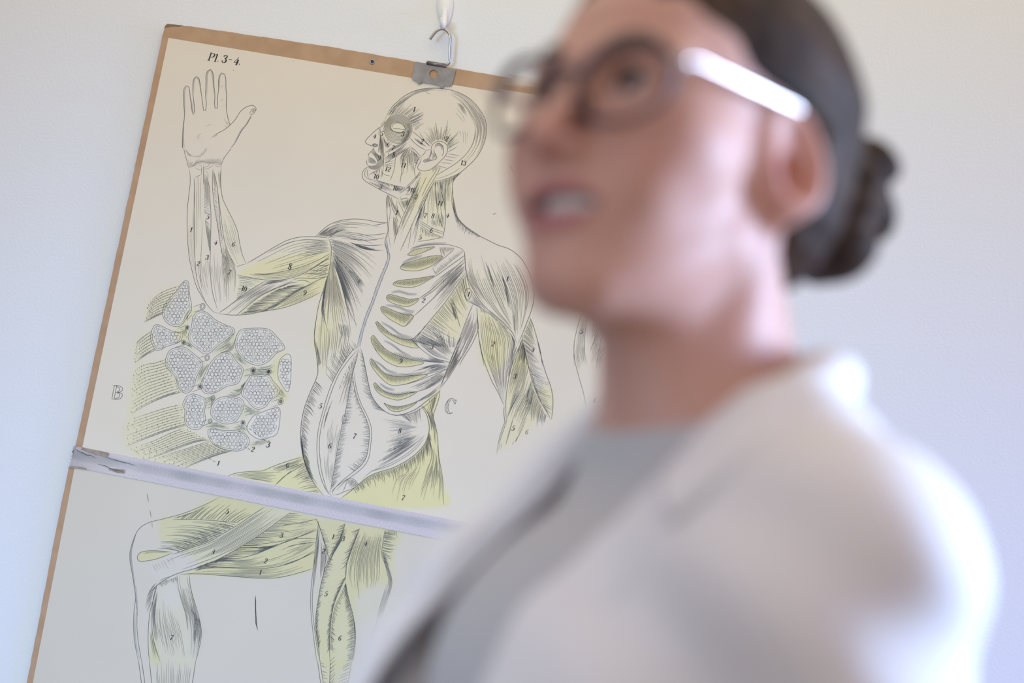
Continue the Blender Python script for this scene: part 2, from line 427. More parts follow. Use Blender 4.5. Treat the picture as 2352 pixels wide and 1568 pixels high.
    def ellipse(self, view, cx, cy, rx, ry, w=1.4, shade=0.6, rot=0.0, a0=0, a1=2*PI):
        ox, oy, k = VIEWS[view]; a = np.linspace(a0, a1, 22)
        x, y = rx*np.cos(a), ry*np.sin(a)
        p = np.c_[cx+x*math.cos(rot)-y*math.sin(rot), cy+x*math.sin(rot)+y*math.cos(rot)]/k + np.array([ox, oy])
        self.stroke(p, w, shade, 0, 0)
    def build(self, name, parent, material):
        if not self.F: return None
        o = mesh_obj(name, self.V, self.F, material, parent)
        a = o.data.color_attributes.new('tone', 'FLOAT_COLOR', 'POINT')
        c = np.array(self.C, np.float32)[:, None]
        a.data.foreach_set('color', np.c_[c, c, c, np.ones_like(c)].astype(np.float32).ravel())
        return o
def attr_mat(name, attr, rough):
    m = mat(name, (0.5,0.5,0.5), rough); at = node(m, 'ShaderNodeAttribute'); at.attribute_name = attr
    return m, at
m_ink, _at = attr_mat('printing_ink', 'tone', 0.75)
_rp = node(m_ink, 'ShaderNodeValToRGB')
_rp.color_ramp.elements[0].position = 0.0; _rp.color_ramp.elements[0].color = (0.60,0.545,0.45,1)
_rp.color_ramp.elements[1].position = 1.0; _rp.color_ramp.elements[1].color = (0.016,0.015,0.015,1)
e_ = _rp.color_ramp.elements.new(0.5); e_.color = (0.125,0.12,0.112,1)
link(m_ink, _at.outputs['Color'], _rp.inputs['Fac']); link(m_ink, _rp.outputs['Color'], bsdf(m_ink).inputs['Base Color'])

# ------------------------------------------------------------------ numerals: (x, y, width) pen paths in a unit box
GL = {
 '1': [[(.10,.24,.05),(.22,.14,.10),(.34,.02,.12)], [(.34,.0,.20),(.34,.5,.22),(.34,1.0,.20)]],
 '2': [[(.13,.26,.20),(.12,.14,.14),(.25,.02,.08),(.44,.05,.16),(.52,.24,.22),(.42,.46,.17),(.20,.72,.09),(.06,.94,.08)], [(.06,.92,.09),(.20,.84,.14),(.38,.93,.18),(.52,.90,.10),(.58,.76,.06)]],
 '3': [[(.12,.24,.20),(.16,.09,.12),(.32,.01,.07),(.48,.12,.19),(.46,.34,.19),(.26,.46,.06)], [(.26,.46,.06),(.48,.54,.17),(.54,.76,.23),(.40,.95,.11),(.20,.98,.07),(.08,.84,.15),(.13,.77,.19)]],
 '4': [[(.42,.0,.07),(.22,.40,.07),(.04,.70,.08)], [(.04,.70,.08),(.30,.70,.08),(.64,.68,.07)], [(.46,.30,.22),(.44,.70,.22),(.42,1.0,.20)], [(.27,.985,.05),(.42,.985,.05),(.58,.985,.05)]],
 '5': [[(.18,.03,.09),(.34,.07,.14),(.54,.0,.08)], [(.18,.03,.07),(.15,.25,.07),(.12,.46,.07)], [(.12,.46,.06),(.30,.38,.08),(.50,.52,.21),(.50,.78,.21),(.34,.97,.10),(.16,.97,.08),(.07,.83,.18)]],
 '6': [[(.52,.12,.15),(.40,.01,.07),(.22,.16,.13),(.10,.48,.21),(.14,.82,.18),(.30,.99,.08),(.47,.86,.15),(.50,.66,.19),(.38,.46,.08),(.22,.50,.06),(.13,.62,.07)]],
 '7': [[(.08,.22,.05),(.10,.06,.10),(.26,.04,.18),(.42,.10,.16),(.58,.0,.07)], [(.56,.04,.08),(.38,.40,.12),(.28,.72,.20),(.27,1.0,.20)]],
 '8': [[(.32,.0,.07),(.15,.12,.17),(.18,.34,.19),(.42,.56,.19),(.50,.78,.20),(.32,1.0,.07),(.10,.82,.16),(.16,.60,.10),(.42,.36,.10),(.47,.14,.14),(.32,.0,.07)]],
 '9': [[(.10,.88,.15),(.22,.99,.07),(.40,.84,.13),(.52,.52,.21),(.48,.18,.18),(.32,.01,.08),(.15,.14,.15),(.12,.34,.19),(.24,.54,.08),(.40,.50,.06),(.49,.38,.07)]],
 '0': [[(.32,.0,.07),(.13,.22,.20),(.10,.55,.22),(.18,.88,.16),(.32,1.0,.07),(.48,.80,.20),(.52,.45,.22),(.46,.12,.16),(.32,.0,.07)]],
 'P': [[(.16,.0,.17),(.16,.5,.18),(.16,1.0,.17)], [(.0,.985,.05),(.16,.985,.06),(.34,.985,.05)], [(.0,.015,.05),(.20,.015,.06),(.42,.02,.07)], [(.42,.02,.07),(.62,.12,.18),(.62,.38,.18),(.40,.53,.07),(.18,.53,.05)]],
 'l': [[(.08,.14,.05),(.18,.08,.08),(.28,.0,.10)], [(.28,.0,.17),(.28,.5,.18),(.28,1.0,.17)], [(.14,.985,.05),(.28,.985,.05),(.44,.985,.05)]],
 '.': [[(.12,.90,.12),(.16,.90,.21),(.20,.90,.12)]],
 '-': [[(.04,.56,.07),(.24,.53,.11),(.46,.50,.07)]],
}
ADV = {'1': .50, 'l': .46, '.': .30, '-': .52, 'P': .62, '4': .66}
def glyphs(ink, view, text, cx, cy, size, shade=0.97, ang=GA, bold=1.0, gap=0.04):
    """text centred on cx,cy; size is the height of the numerals in grid units"""
    ox, oy, k = VIEWS[view]; c = np.array([cx/k+ox, cy/k+oy])
    ex = np.array([math.cos(ang), math.sin(ang)]); ey = np.array([-ex[1], ex[0]])
    tot = sum(ADV.get(ch, .60)+gap for ch in text)-gap; x0 = -tot/2
    for ch in text:
        for st in GL[ch]:
            P = np.array([(x0+p[0]+0.16*(0.5-p[1]), p[1]-0.5) for p in st])*size
            W = np.array([p[2] for p in st])*size*bold*1.3
            xy = c + P[:, :1]*ex + P[:, 1:]*ey
            sp = np.r_[0, np.cumsum(np.linalg.norm(np.diff(xy, axis=0), axis=1))]; sp /= sp[-1]
            ink.stroke(xy, 1.0, shade, 0, 0, 0, flow=lambda s, sp=sp, W=W: np.interp(s, sp, W))
        x0 += ADV.get(ch, .60)+gap

TINT = []                                        # printed colour areas: outline, colour, strength
YEL, PALE, GREY, WHITE = (0.75,0.66,0.27), (0.765,0.685,0.44), (0.40,0.40,0.40), (0.77,0.70,0.59)
def tint(view, s, color, k=1.0, feather=3.0): TINT.append((T(view, s), color, k, feather))

# ---------------------------------------------------------------- plate title and section letters
ttl = Ink()
for ch, x, y in (('P', 706, 474), ('l', 762, 487), ('.', 800, 512), ('3', 869, 498), ('-', 938, 506), ('4', 1014, 524), ('.', 1056, 548)):
    ox = {'.': (0, -1.6)}.get(ch, (0, 0)); glyphs(ttl, 'A', ch, x, y-0 + (-22 if ch == '.' else 0), 18.5, 0.93)
ltr = Ink(); ltr2 = Ink()
for s in ('78,905 58,1008', '96,906 76,1009', '78,905 100,903 125,910 142,925 140,940 125,952 104,958', '104,958 128,962 140,975 134,998 112,1010 85,1012 58,1008',
          '96,912 112,918 120,930 114,945 100,953', '100,962 116,970 118,985 108,1000 82,1004', '66,903 84,905 105,903', '90,957 112,958'):
    ltr.line('G', s, 1.5, 0.8, 0, 0, 0)
for s in ('1448,664 1435,668 1420,654 1395,655 1370,680 1355,715 1355,750 1370,778 1400,782 1420,770', '1405,657 1385,690 1378,730 1385,765 1398,780', '1384,660 1370,700 1366,740 1375,775',
          '1448,664 1445,680 1438,702 1432,690 1418,664'):
    ltr2.line('H', s, 1.5, 0.85, 0, 0, 0)

# ---------------------------------------------------------------- the hand and forearm
arm = Ink()
HAND = '365,1568 365,1450 370,1350 382,1230 385,1150 378,1050 376,950 375,880 390,835 415,815 438,830 448,880 458,980 475,1100 482,1160 500,1163 507,1100 495,1000 488,900 487,800 500,730 530,708 555,720 572,790 590,930 610,1080 622,1132 638,1122 650,1040 640,940 645,800 645,700 665,640 692,622 718,640 735,720 740,830 750,930 745,1040 755,1095 770,1105 782,1080 783,980 795,860 795,760 810,690 840,662 868,685 882,740 882,850 890,950 885,1050 895,1150 915,1240 932,1292'
arm.line('A', HAND, 1.9, 0.5, 0, 0)
arm.line('A', '362,1568 362,1450 367,1350 379,1230', 3.2, 0.28)
for s in ('396,1150 388,1050 388,900 402,845 428,835', '468,980 484,1100 492,1150', '500,900 500,780 520,725 548,735 575,840 598,990', '655,940 657,780 662,680 690,636 712,655 728,760 738,920', '762,1080 772,1090', '806,860 808,720 838,676 860,690', '378,1300 374,1450 385,1568'):
    arm.line('A', s, 3.4, 0.14, 0.3, 0.3)
arm.lines('A', '710,1445 770,1400 860,1350 930,1295 1000,1220 1050,1140 1110,1085 1170,1060 1210,1057 1240,1080 1248,1105 1235,1130', '1195,1172 1165,1230 1130,1290 1080,1350 1040,1420 990,1510 940,1568', w=1.6, shade=0.62)
arm.line('A', '1185,1180 1150,1240 1120,1290 1068,1350 1030,1420 985,1500', 3.6, 0.16, 0.3, 0.3)
arm.lines('A', '1170,1160 1180,1130 1205,1097 1240,1103 1233,1132 1205,1160 1182,1168 1170,1160', w=1.3, shade=0.5)
arm.fan('A', '1205,1100 1238,1106', '1195,1150 1215,1150', 7, 1.5, 0.4)
arm.lines('A', '825,820 850,822', '822,833 846,835', '806,992 830,1002 850,965', '640,1310 672,1296 712,1273', '525,1440 552,1418 588,1388', '535,1468 575,1425', '865,1205 880,1250 912,1305', '870,1290 895,1325', '885,1250 920,1290', '740,1445 785,1402', w=1.0, shade=0.36, ta=0.4, tb=0.4)
# wrist and forearm
arm.lines('C', '165,0 178,60 195,120 208,178', '595,0 560,45 525,95 505,145 503,155', w=1.5, shade=0.5)
arm.line('C', '208,178 250,160 290,130 340,125 400,130 440,128 480,138 503,155', 1.3, 0.5)
arm.line('C', '225,168 262,158 300,138 350,135 400,142 440,140 498,158', 1.0, 0.35)
arm.fan('C', '210,172 250,156 290,128 340,122 400,128 440,126 480,136 503,150', '205,90 245,110 290,95 340,90 400,85 440,80 500,70 540,60', 46, 1.2, 0.22, r1=(0.3,0.9))
arm.fan('C', '180,5 230,60 300,85 350,50 380,10', '190,60 240,80 300,60 340,20 360,-10', 40, 1.6, 0.16)
arm.lines('C', '262,165 280,185 300,195 328,197', '380,150 400,140 440,140', '330,190 370,188 410,170 436,145', '335,175 375,168 405,150', '300,150 325,160', '440,150 470,170 500,160', w=1.0, shade=0.42)
arm.lines('C', '210,180 222,240 222,330 210,430 198,560 196,700 202,850 215,980 240,1100 275,1230 320,1320 370,1400 430,1470 480,1488', '503,155 498,240 500,340 515,450 560,550 610,650 650,750 668,850 690,950 715,1015 728,1040', w=1.6, shade=0.5)
arm.lines('C', '728,1040 690,1050 660,1062 635,1068', '325,160 325,245', '345,150 343,250 343,330', '265,265 290,252 325,238', w=1.3, shade=0.55)
arm.lines('C', '470,370 485,500 505,650 525,800 550,900 585,980 635,1068', '345,228 375,275 395,350 403,480 410,620 408,760 405,900 402,1050 410,1200 430,1330 470,1460', '425,192 424,330 432,450 450,580 470,700 490,830 505,920 520,1000', '430,190 455,290 470,380 485,560 497,720 518,840', '360,640 370,740 385,840 400,930', '258,265 262,400 258,600 258,750 262,900 270,1050 285,1180 320,1290 365,1390', w=1.5, shade=0.6)
arm.lines('C', '265,270 258,460 262,700 266,900', '290,258 280,450 285,700 275,900', '300,255 297,420 296,640', '322,250 312,450 314,650', '330,640 330,800 322,950 318,1100 325,1250', '345,220 380,215 385,280', '312,1100 318,1200 335,1290', w=1.0, shade=0.4, ta=0.3, tb=0.3)
arm.fan('C', '345,250 345,590', '385,300 405,600', 22, 1.2, 0.45, r1=(0.7,1.0))
arm.fan('C', '360,640 375,760 395,880', '408,690 408,800 404,900', 14, 1.1, 0.38, r1=(0.7,1.0))
arm.fan('C', '430,340 452,560 478,740 500,860', '462,375 483,600 503,780 520,870', 24, 1.2, 0.45, r1=(0.8,1.0))
arm.fib('C', '345,225 350,300 360,420 370,560', '380,220 392,330 398,450 404,580', 6, 1.2, 0.3)
arm.fib('C', '365,680 380,780 395,880 402,940', '408,720 408,800 406,880 403,940', 7, 1.3, 0.38)
arm.fib('C', '428,200 430,260 434,320 437,370', '440,210 452,290 462,350 466,380', 5, 1.5, 0.36)
arm.fib('C', '470,170 475,260 490,350 520,460', '500,170 497,240 500,330 518,440', 6, 1.3, 0.32)
arm.fib('C', '520,830 545,930 575,1020 600,1180', '500,900 505,1000 520,1150 545,1400', 6, 1.3, 0.5)
arm.fib('C', '540,880 600,1000 634,1080 640,1200 635,1370', '515,900 520,1000 535,1150 540,1290 545,1420', 9, 1.2, 0.55, lo=(0,0.2), hi=(0.6,1))
arm.fib('C', '500,640 520,780 560,900 640,1060', '560,560 625,700 660,850 715,1035', 7, 1.0, 0.36, lo=(0.05,0.35))
arm.fib('C', '262,900 275,1050 300,1200 380,1400', '545,950 545,1100 545,1250 540,1430', 17, 1.05, 0.38, lo=(0.0,0.35), hi=(0.45,1.0))
arm.fib('C', '200,560 200,750 215,950 270,1200', '255,560 256,750 265,950 320,1250', 4, 1.0, 0.2)
tint('C', '450,190 480,200 500,340 515,450 560,550 610,650 650,750 668,850 690,950 728,1040 635,1068 550,900 505,650 480,400', PALE, 0.55)
tint('C', '250,600 330,560 400,900 405,1180 300,1100 262,900', PALE, 0.3, 10)
tint('C', '200,600 255,500 262,900 290,1180 270,1200 215,980', PALE, 0.35, 8)
tint('C', '520,850 600,1000 635,1070 640,1230 545,1250 520,1000', PALE, 0.6, 8)
for d, x, y in (('1',230,735),('2',296,1040),('3',376,983),('4',455,850),('5',384,618),('6',614,865),('7',577,1118)): glyphs(arm, 'C', d, x, y, 11.2)

# ---------------------------------------------------------------- upper arm and trunk of the big figure
tor = Ink()
TOP8 = '730,1038 800,1000 900,940 1000,880 1100,830 1200,803 1300,797 1380,800 1470,812'
BOT8 = '640,1140 740,1160 850,1180 950,1188 1050,1185 1150,1165 1250,1125 1380,1050 1488,960'
MID8 = '800,1130 900,1133 1000,1120 1130,1095 1250,1060 1380,1005 1490,945'
EDG8 = '1470,812 1488,860 1494,920 1488,1020 1470,1120 1450,1200 1425,1290 1400,1330'
LOW9 = '475,1488 560,1500 640,1503 750,1495 850,1475 940,1460 1050,1440 1160,1405 1280,1355 1400,1295'
UP9 = '940,1455 1040,1390 1150,1310 1280,1235 1380,1185 1465,1150'
tor.lines('C', TOP8, BOT8, MID8, EDG8, LOW9, UP9, w=1.7, shade=0.68)
tor.line('C', '920,945 1040,880 1150,840 1280,825 1400,828 1470,830', 1.1, 0.5)
tor.fib('C', TOP8, MID8, 9, 1.2, 0.5, lo=(0.0,0.5), hi=(0.8,1.0))
tor.fib('C', '1180,815 1280,815 1380,820 1480,850', '1180,1000 1280,980 1380,960 1490,930', 16, 1.2, 0.55, lo=(0,0.55), hi=(0.97,1.0))
tor.fib('C', MID8, BOT8, 5, 1.2, 0.55)
tor.fan('C', '1488,965 1470,1060 1450,1150', '1250,1130 1240,1160 1290,1185', 8, 1.5, 0.6, bow=0.03)
tor.lines('C', '1150,1185 1220,1168 1330,1175 1450,1155', '1240,1140 1300,1128 1400,1135 1475,1125', '1310,1098 1400,1105 1480,1085', '1370,1055 1440,1060 1486,1040', '1180,1195 1250,1190 1310,1215', '960,1275 1060,1240 1130,1213 1190,1205', w=1.6, shade=0.66)
tor.fan('C', '645,1150 660,1210 645,1300 640,1370', '870,1190 880,1210 760,1280 690,1330', 13, 1.3, 0.55, r1=(0.8,1.0), bow=-0.02)
tor.fib('C', '475,1486 560,1430 650,1360 760,1280 900,1195', '640,1500 740,1420 860,1330 970,1275 1150,1190', 13, 1.3, 0.52, lo=(0,0.5), hi=(0.6,1))
tor.lines('C', '480,1484 560,1430 650,1360 760,1280 905,1193', '640,1503 740,1420 860,1330 970,1275 1060,1235 1150,1190', w=1.7, shade=0.7)
tor.fib('C', '900,1195 960,1190 1030,1188 1100,1180', '800,1290 880,1240 960,1220 1150,1185', 8, 1.1, 0.5)
tor.fan('C', '655,1500 760,1420 870,1340 980,1280 1100,1240', '930,1458 1000,1410 1090,1350 1190,1290 1300,1230', 34, 1.5, 0.62, r0=(0,0.2), r1=(0.5,0.98), bow=-0.03)
tor.fan('C', '930,1455 1050,1385 1170,1300 1290,1235', '720,1490 850,1420 960,1340 1080,1270', 26, 1.4, 0.55, r1=(0.25,0.7), bow=-0.03)
tor.fib('C', UP9, LOW9[0:0]+'950,1462 1050,1440 1160,1405 1280,1355 1400,1295', 8, 1.3, 0.58, lo=(0,0.45), hi=(0.8,1.0))
tor.fib('C', '640,1500 760,1495 850,1476 940,1460', '700,1470 780,1465 860,1450 940,1440', 4, 1.4, 0.55)
tint('C', '760,1060 900,1000 1100,960 1300,930 1490,915 1488,960 1380,1050 1250,1125 1150,1165 1050,1185 900,1184 740,1160 650,1140', YEL, 0.62, 5)
tint('C', '900,960 1100,850 1300,815 1470,815 1494,920 1200,960', PALE, 0.55, 6)
tint('C', '1150,1185 1250,1125 1380,1050 1488,965 1465,1150 1400,1300 1160,1405 950,1455 1040,1385 1150,1310 1250,1240 1310,1215', YEL, 0.66, 4)
tint('C', '640,1140 900,1190 740,1300 640,1370', PALE, 0.8, 4)
tint('C', '650,1500 860,1335 1060,1240 1250,1200 1290,1220 1150,1310 940,1455 750,1492', YEL, 0.5, 4)
tint('C', '520,1480 660,1360 900,1200 1100,1190 860,1330 640,1500', PALE, 0.35, 5)
for d, x, y, z in (('8',1123,1066,14.5),('9',1254,1303,12.5),('10',707,1266,12)): glyphs(tor, 'C', d, x, y, z)
# neck
tor.lines('E', '748,180 735,230 738,300 742,380 748,470 748,520 730,570 722,620 735,670 747,725', '755,190 775,250 790,310 820,370 840,440', '1385,0 1340,60 1328,130 1335,230 1350,320 1385,400 1440,460 1500,505 1568,545',
          '1040,60 960,210 890,370 830,530 800,630', '1170,60 1080,220 1000,380 920,560 860,690', '1180,60 1180,170 1190,290 1210,400 1255,500', '1275,40 1265,200 1268,380 1262,480 1240,585', w=1.6, shade=0.66)
tor.lines('E', '775,190 790,260 815,340', '840,235 870,300 900,360', '870,225 905,310', '830,235 832,290 860,380 880,430', '755,230 770,330 760,420 755,520 770,650 776,665', '800,375 798,460 808,560', '855,235 880,220 920,218 955,228', '1110,170 1110,300 1105,450', '1085,250 1072,330 1060,420', '1215,60 1230,150 1268,300', '1060,250 1035,380 1000,560 975,640', '960,450 950,560 930,670', w=1.2, shade=0.55, ta=0.2, tb=0.3)
tor.fib('E', '1045,70 965,220 895,380 835,540', '1120,70 1030,220 950,380 860,560', 12, 1.3, 0.5, lo=(0.15,0.5), hi=(0.5,1.0))
tor.fib('E', '1170,70 1090,220 1040,380 1010,600', '1120,200 1060,300 1000,440 960,610', 12, 1.4, 0.55, lo=(0.0,0.4), hi=(0.6,1.0))
tor.fib('E', '800,380 800,450 805,520 812,580', '812,370 830,430 838,490 834,560', 7, 1.5, 0.62, hi=(0.8,1))
tor.fib('E', '760,200 785,270 820,340 850,420', '800,230 830,300 860,370 890,440', 5, 1.1, 0.45)
tor.fib('E', '855,240 880,290 905,330', '920,225 935,250 950,270', 10, 1.4, 0.6)
tor.fan('E', '920,225 945,228', '900,300 945,280', 8, 1.2, 0.6)
tor.fib('E', '1120,80 1120,180 1105,300 1100,430', '1180,80 1180,180 1185,290 1180,420', 7, 1.2, 0.42, hi=(0.4,0.9))
tor.fib('E', '1185,60 1185,170 1195,290 1220,420', '1270,40 1265,150 1266,280 1262,420', 10, 1.2, 0.5, lo=(0,0.4), hi=(0.5,1))
tor.fib('E', '1110,380 1130,430 1150,480', '1250,320 1258,400 1262,490', 16, 1.1, 0.48, lo=(0,0.5), hi=(0.85,1))
tor.fib('E', '1265,60 1268,200 1270,330', '1325,70 1310,170 1290,330', 7, 1.2, 0.42, hi=(0.4,0.9))
tor.fib('E', '1030,260 1020,340 1030,420', '1090,250 1080,340 1070,420', 8, 1.2, 0.5)
tor.lines('E', '1035,415 1090,450 1160,490 1252,522', '1032,432 1088,468 1160,508 1250,538', '1030,450 1100,500 1170,540 1240,568', '1010,605 1100,595 1170,582 1235,570', w=1.4, shade=0.6)
tor.fan('E', '1040,470 1110,515 1170,545 1235,570', '1040,545 1100,580 1160,585 1225,572', 26, 1.1, 0.48, r1=(0.3,0.95))
tor.fan('E', '1330,130 1337,230 1352,320 1388,400 1442,460 1510,510 1590,560', '1340,300 1345,400 1365,480 1400,540 1440,560 1490,570 1540,570', 44, 1.8, 0.5, r1=(0.3,0.9), tb=0.8)
tor.line('E', '1330,180 1345,270 1362,350 1395,420', 5.0, 0.4, 0.4, 0.6)
tint('E', '1080,230 1180,70 1330,60 1325,180 1268,380 1255,510 1160,490 1040,410', PALE, 0.75, 5)
tint('E', '755,190 840,235 960,225 890,370 840,500 800,360', PALE, 0.6, 5)
tint('E', '1000,80 1160,70 1040,330 960,520 860,560 930,320', PALE, 0.45, 6)
tint('E', '1030,450 1240,570 1010,605', PALE, 0.8, 4)
for d, x, y in (('1',826,346),('2',1002,204),('3',684,112),('10',816,125),('9',935,131),('10',972,146),('7',1086,373),('8',1155,375),('6',1142,505),('5',1041,566),('11',1218,262),('4',1288,370),('4',487,960),('2',1070,1136),('3',1146,1552)): glyphs(tor, 'E', d, x, y, 11.5)
# shoulder girdle and chest on the left of the figure
TRP = '95,565 150,510 230,450 330,415 450,403 560,412 650,430 745,435'
tor.line('E', TRP, 1.7, 0.66)
tor.fib('E', TRP, '225,575 330,558 480,590 600,635 720,690', 11, 1.3, 0.55, lo=(0,0.3), hi=(0.45,1))
tor.fib('E', '100,562 150,515 220,460 300,425', '230,572 260,550 320,520 420,495', 20, 1.5, 0.62, lo=(0,0.1), hi=(0.3,0.9))
tor.lines('E', '610,462 680,450 740,436', '395,610 480,632 600,642 705,635', '420,620 520,668 620,685 705,686', '330,575 480,590 600,592 720,572', '480,545 600,548 735,532', '230,575 320,560 420,575 520,605', w=1.6, shade=0.68, ta=0.3, tb=0.2)
tor.fib('E', '390,608 480,632 560,655 640,668', '410,615 500,660 580,680 700,686', 8, 1.3, 0.66)
PA = '215,580 228,620 236,660 242,700 245,735'
tor.fan('E', PA, '705,800 630,870 605,960 560,1030 540,1100', 24, 1.4, 0.56, r0=(0,0.06), r1=(0.5,1.0), bow=-0.07, tb=0.4)
tor.fan('E', '242,690 244,715 246,735 247,750 247,760', '545,1110 520,1170 490,1260 475,1370 420,1500', 20, 1.5, 0.58, r0=(0,0.15), r1=(0.6,1.0), bow=-0.035, tb=0.4)
tor.fib('E', '360,820 410,900 450,980 510,1090', '400,850 470,910 520,960 560,1040', 10, 2.0, 0.42)
tor.fib('E', '250,780 300,900 340,1020 380,1160', '270,800 330,930 380,1080 430,1250', 7, 1.8, 0.5)
LAT = '200,930 165,1050 125,1180 100,1330 88,1450 90,1568'
tor.line('E', LAT, 1.8, 0.7)
tor.fib('E', '247,770 205,900 170,1080 120,1300 105,1568', '250,775 300,950 350,1130 420,1350 480,1540', 26, 1.35, 0.54, lo=(0.0,0.25), hi=(0.5,1.0))
tor.fib('E', '180,1000 160,1120 150,1240 180,1360', '200,930 180,1100 170,1220 190,1350', 5, 2.2, 0.6)
tor.lines('E', '250,780 310,930 345,1050 385,1190 430,1290 470,1360', '205,900 180,1040 165,1150 180,1300 210,1420', w=1.8, shade=0.66, ta=0.2, tb=0.3)
tor.line('E', '748,520 738,600 755,690 767,735 755,800 715,900 665,1030 615,1170 570,1280 530,1400 498,1550', 1.3, 0.66)
tor.line('E', '722,610 735,660 748,720 740,780 700,880 650,1000 600,1150 550,1270 510,1400 470,1550', 1.3, 0.66)
tint('E', '724,600 738,600 755,690 767,735 755,800 715,900 665,1030 615,1170 570,1280 530,1400 498,1550 470,1550 510,1400 550,1270 600,1150 650,1000 700,880 740,780 748,720 735,660', (0.45,0.44,0.43), 0.75, 0)
tint('E', '247,770 300,900 340,1040 360,1200 330,1400 300,1568 92,1568 88,1450 100,1330 125,1180 170,1040 205,900', YEL, 0.42, 12)
tint('E', '97,565 230,450 330,415 450,403 560,412 520,480 400,520 260,560', PALE, 0.35, 8)
tint('E', '240,600 420,650 560,760 600,880 470,950 330,860 250,740', PALE, 0.25, 16)
# rib spaces
RIBS = [('E','925,725 960,695 1030,670 1130,655 1172,655 1120,680 1050,710 970,735'), ('E','858,838 890,810 960,785 1060,755 1150,735 1230,735 1242,752 1180,800 1110,840 1020,868 930,868 870,855'),
        ('E','793,988 820,965 900,950 1000,940 1090,925 1172,915 1100,960 1030,1000 960,1018 880,1015 820,1005'), ('E','735,1105 755,1083 810,1090 880,1110 950,1125 1030,1120 980,1170 920,1190 850,1180 780,1155 740,1128'),
        ('E','682,1205 705,1188 760,1210 830,1240 910,1265 982,1275 905,1367 830,1340 760,1300 700,1245'), ('E','637,1335 650,1323 700,1370 770,1430 850,1475 930,1490 970,1493 1022,1562 900,1545 780,1490 680,1410'),
        ('H','718,130 740,112 770,150 820,210 880,255 960,290 1060,320 1172,345 1100,370 1000,382 920,370 830,320 760,240 722,165'), ('H','707,325 722,310 770,370 830,430 900,460 1000,465 1100,455 1202,450 1100,500 1000,532 900,540 840,510 770,440 720,370'),
        ('H','738,530 755,518 800,565 860,605 940,620 1040,605 1112,595 1050,635 960,665 890,655 810,625 760,580'), ('H','828,692 870,710 940,725 1020,710 1112,685 1040,735 950,765 880,750')]
for k, (vw, s) in enumerate(RIBS):
    P = T(vw, s); tor.stroke(np.vstack([P, P[:1]]), 1.6, 0.72, 0, 0, 0.03); TINT.append((P, YEL, 0.72, 0))
    up = P.copy(); c = P.mean(0)
    if k == 0: tor.hatch(P, 1.9, 3.2, 0.9, 0.5); continue
    Q = c + (P-c)*0.97; q = Q.copy(); q[:, 1] -= np.where(Q[:, 1] > c[1], (Q[:, 1].max()-c[1])*0.28, 0)
    tor.hatch(q, 0.95, 3.1, 1.0, 0.62); tor.hatch(q, 2.35, 3.1, 1.0, 0.62)
    tor.hatch(Q, 1.6, 3.0, 0.8, 0.42, fade=lambda a, b, c: (a, b-0.12*(b-a)))
for vw, s in (('E','780,1072 850,1062 930,1085 1010,1088'), ('E','730,1185 830,1200 920,1235 990,1240'), ('E','690,1340 770,1385 860,1450 940,1470'), ('E','880,805 960,770 1060,740'), ('H','830,165 900,200 980,260 1060,300'), ('H','740,335 800,370 860,420 940,445'), ('H','790,530 850,570 920,590'), ('E','950,690 1050,650 1150,635 1280,632')):
    for d in range(4): tor.stroke(T(vw, s)+np.array([0, -d*1.4]), 2.6, 0.13, 0.4, 0.4, 0.1)
tor.lines('E', '960,662 1050,643 1180,630 1300,636 1400,665 1430,690 1440,715', '1215,655 1225,700 1242,752', '1235,655 1262,740', '1150,840 1165,870 1180,905', '1150,840 1230,775 1300,715 1345,680', w=1.4, shade=0.6)
tor.fan('E', '1215,655 1280,655 1350,662', '1250,745 1280,720 1330,690', 18, 1.1, 0.42, r1=(0.5,1.0))
tor.fan('E', '1430,700 1340,775 1250,850 1180,905', '1395,672 1310,735 1220,800 1155,850', 50, 1.0, 0.4, r1=(0.35,0.95))
B2A, B2B = '1445,735 1300,850 1170,945 1030,1110 980,1275 905,1365', '1450,880 1350,1030 1250,1170 1150,1290 1050,1410 960,1492'
tor.lines('E', '1440,730 1300,830 1170,925', '1030,1118 1140,1040 1260,930 1440,760', '1445,790 1290,920 1170,1040 1050,1120', B2B, '980,1275 905,1366', '1445,820 1330,940 1190,1085 1040,1225 985,1273', w=1.7, shade=0.72)
tor.fib('E', '1440,735 1300,850 1170,960 1060,1110', '1450,890 1350,1030 1250,1150 1130,1300', 18, 1.3, 0.5, lo=(0,0.35), hi=(0.4,0.95))
tor.fib('E', '1440,790 1330,890 1230,990 1130,1090', '1446,850 1350,960 1260,1060 1160,1160', 6, 1.4, 0.62, lo=(0,0.1))
tor.line('E', '930,1495 1000,1472 1050,1415', 1.6, 0.66)
tor.fan('E', '1450,890 1350,1035 1250,1175 1150,1295 1030,1440', '1490,1130 1450,1280 1412,1400 1395,1490 1310,1560', 44, 1.4, 0.64, r0=(0,0.03), r1=(0.35,1.0), bow=0.03)
tor.fan('E', '1040,1440 1000,1480 970,1500', '1290,1560 1270,1560 1200,1568', 16, 1.7, 0.62, r1=(0.5,1))
tor.fan('E', '1240,1568 1290,1565 1340,1562 1370,1568', '1180,1330 1240,1350 1320,1400 1390,1440', 10, 1.4, 0.6, r1=(0.4,0.9))
tor.lines('E', '1450,885 1468,960 1490,1035', '1330,1110 1360,1230 1400,1380', '1440,700 1445,800 1450,880', w=1.6, shade=0.68)
tor.fib('E', '1300,1130 1330,1230 1350,1330', '1320,1120 1350,1220 1400,1390', 5, 2.0, 0.6)
tint('E', '1450,885 1490,1030 1480,1130 1420,1380 1350,1500 1240,1400 1130,1330 1250,1170 1350,1030', YEL, 0.5, 8)
tint('E', '1130,1330 1240,1400 1330,1540 1240,1560 1000,1480', PALE, 0.3, 6)
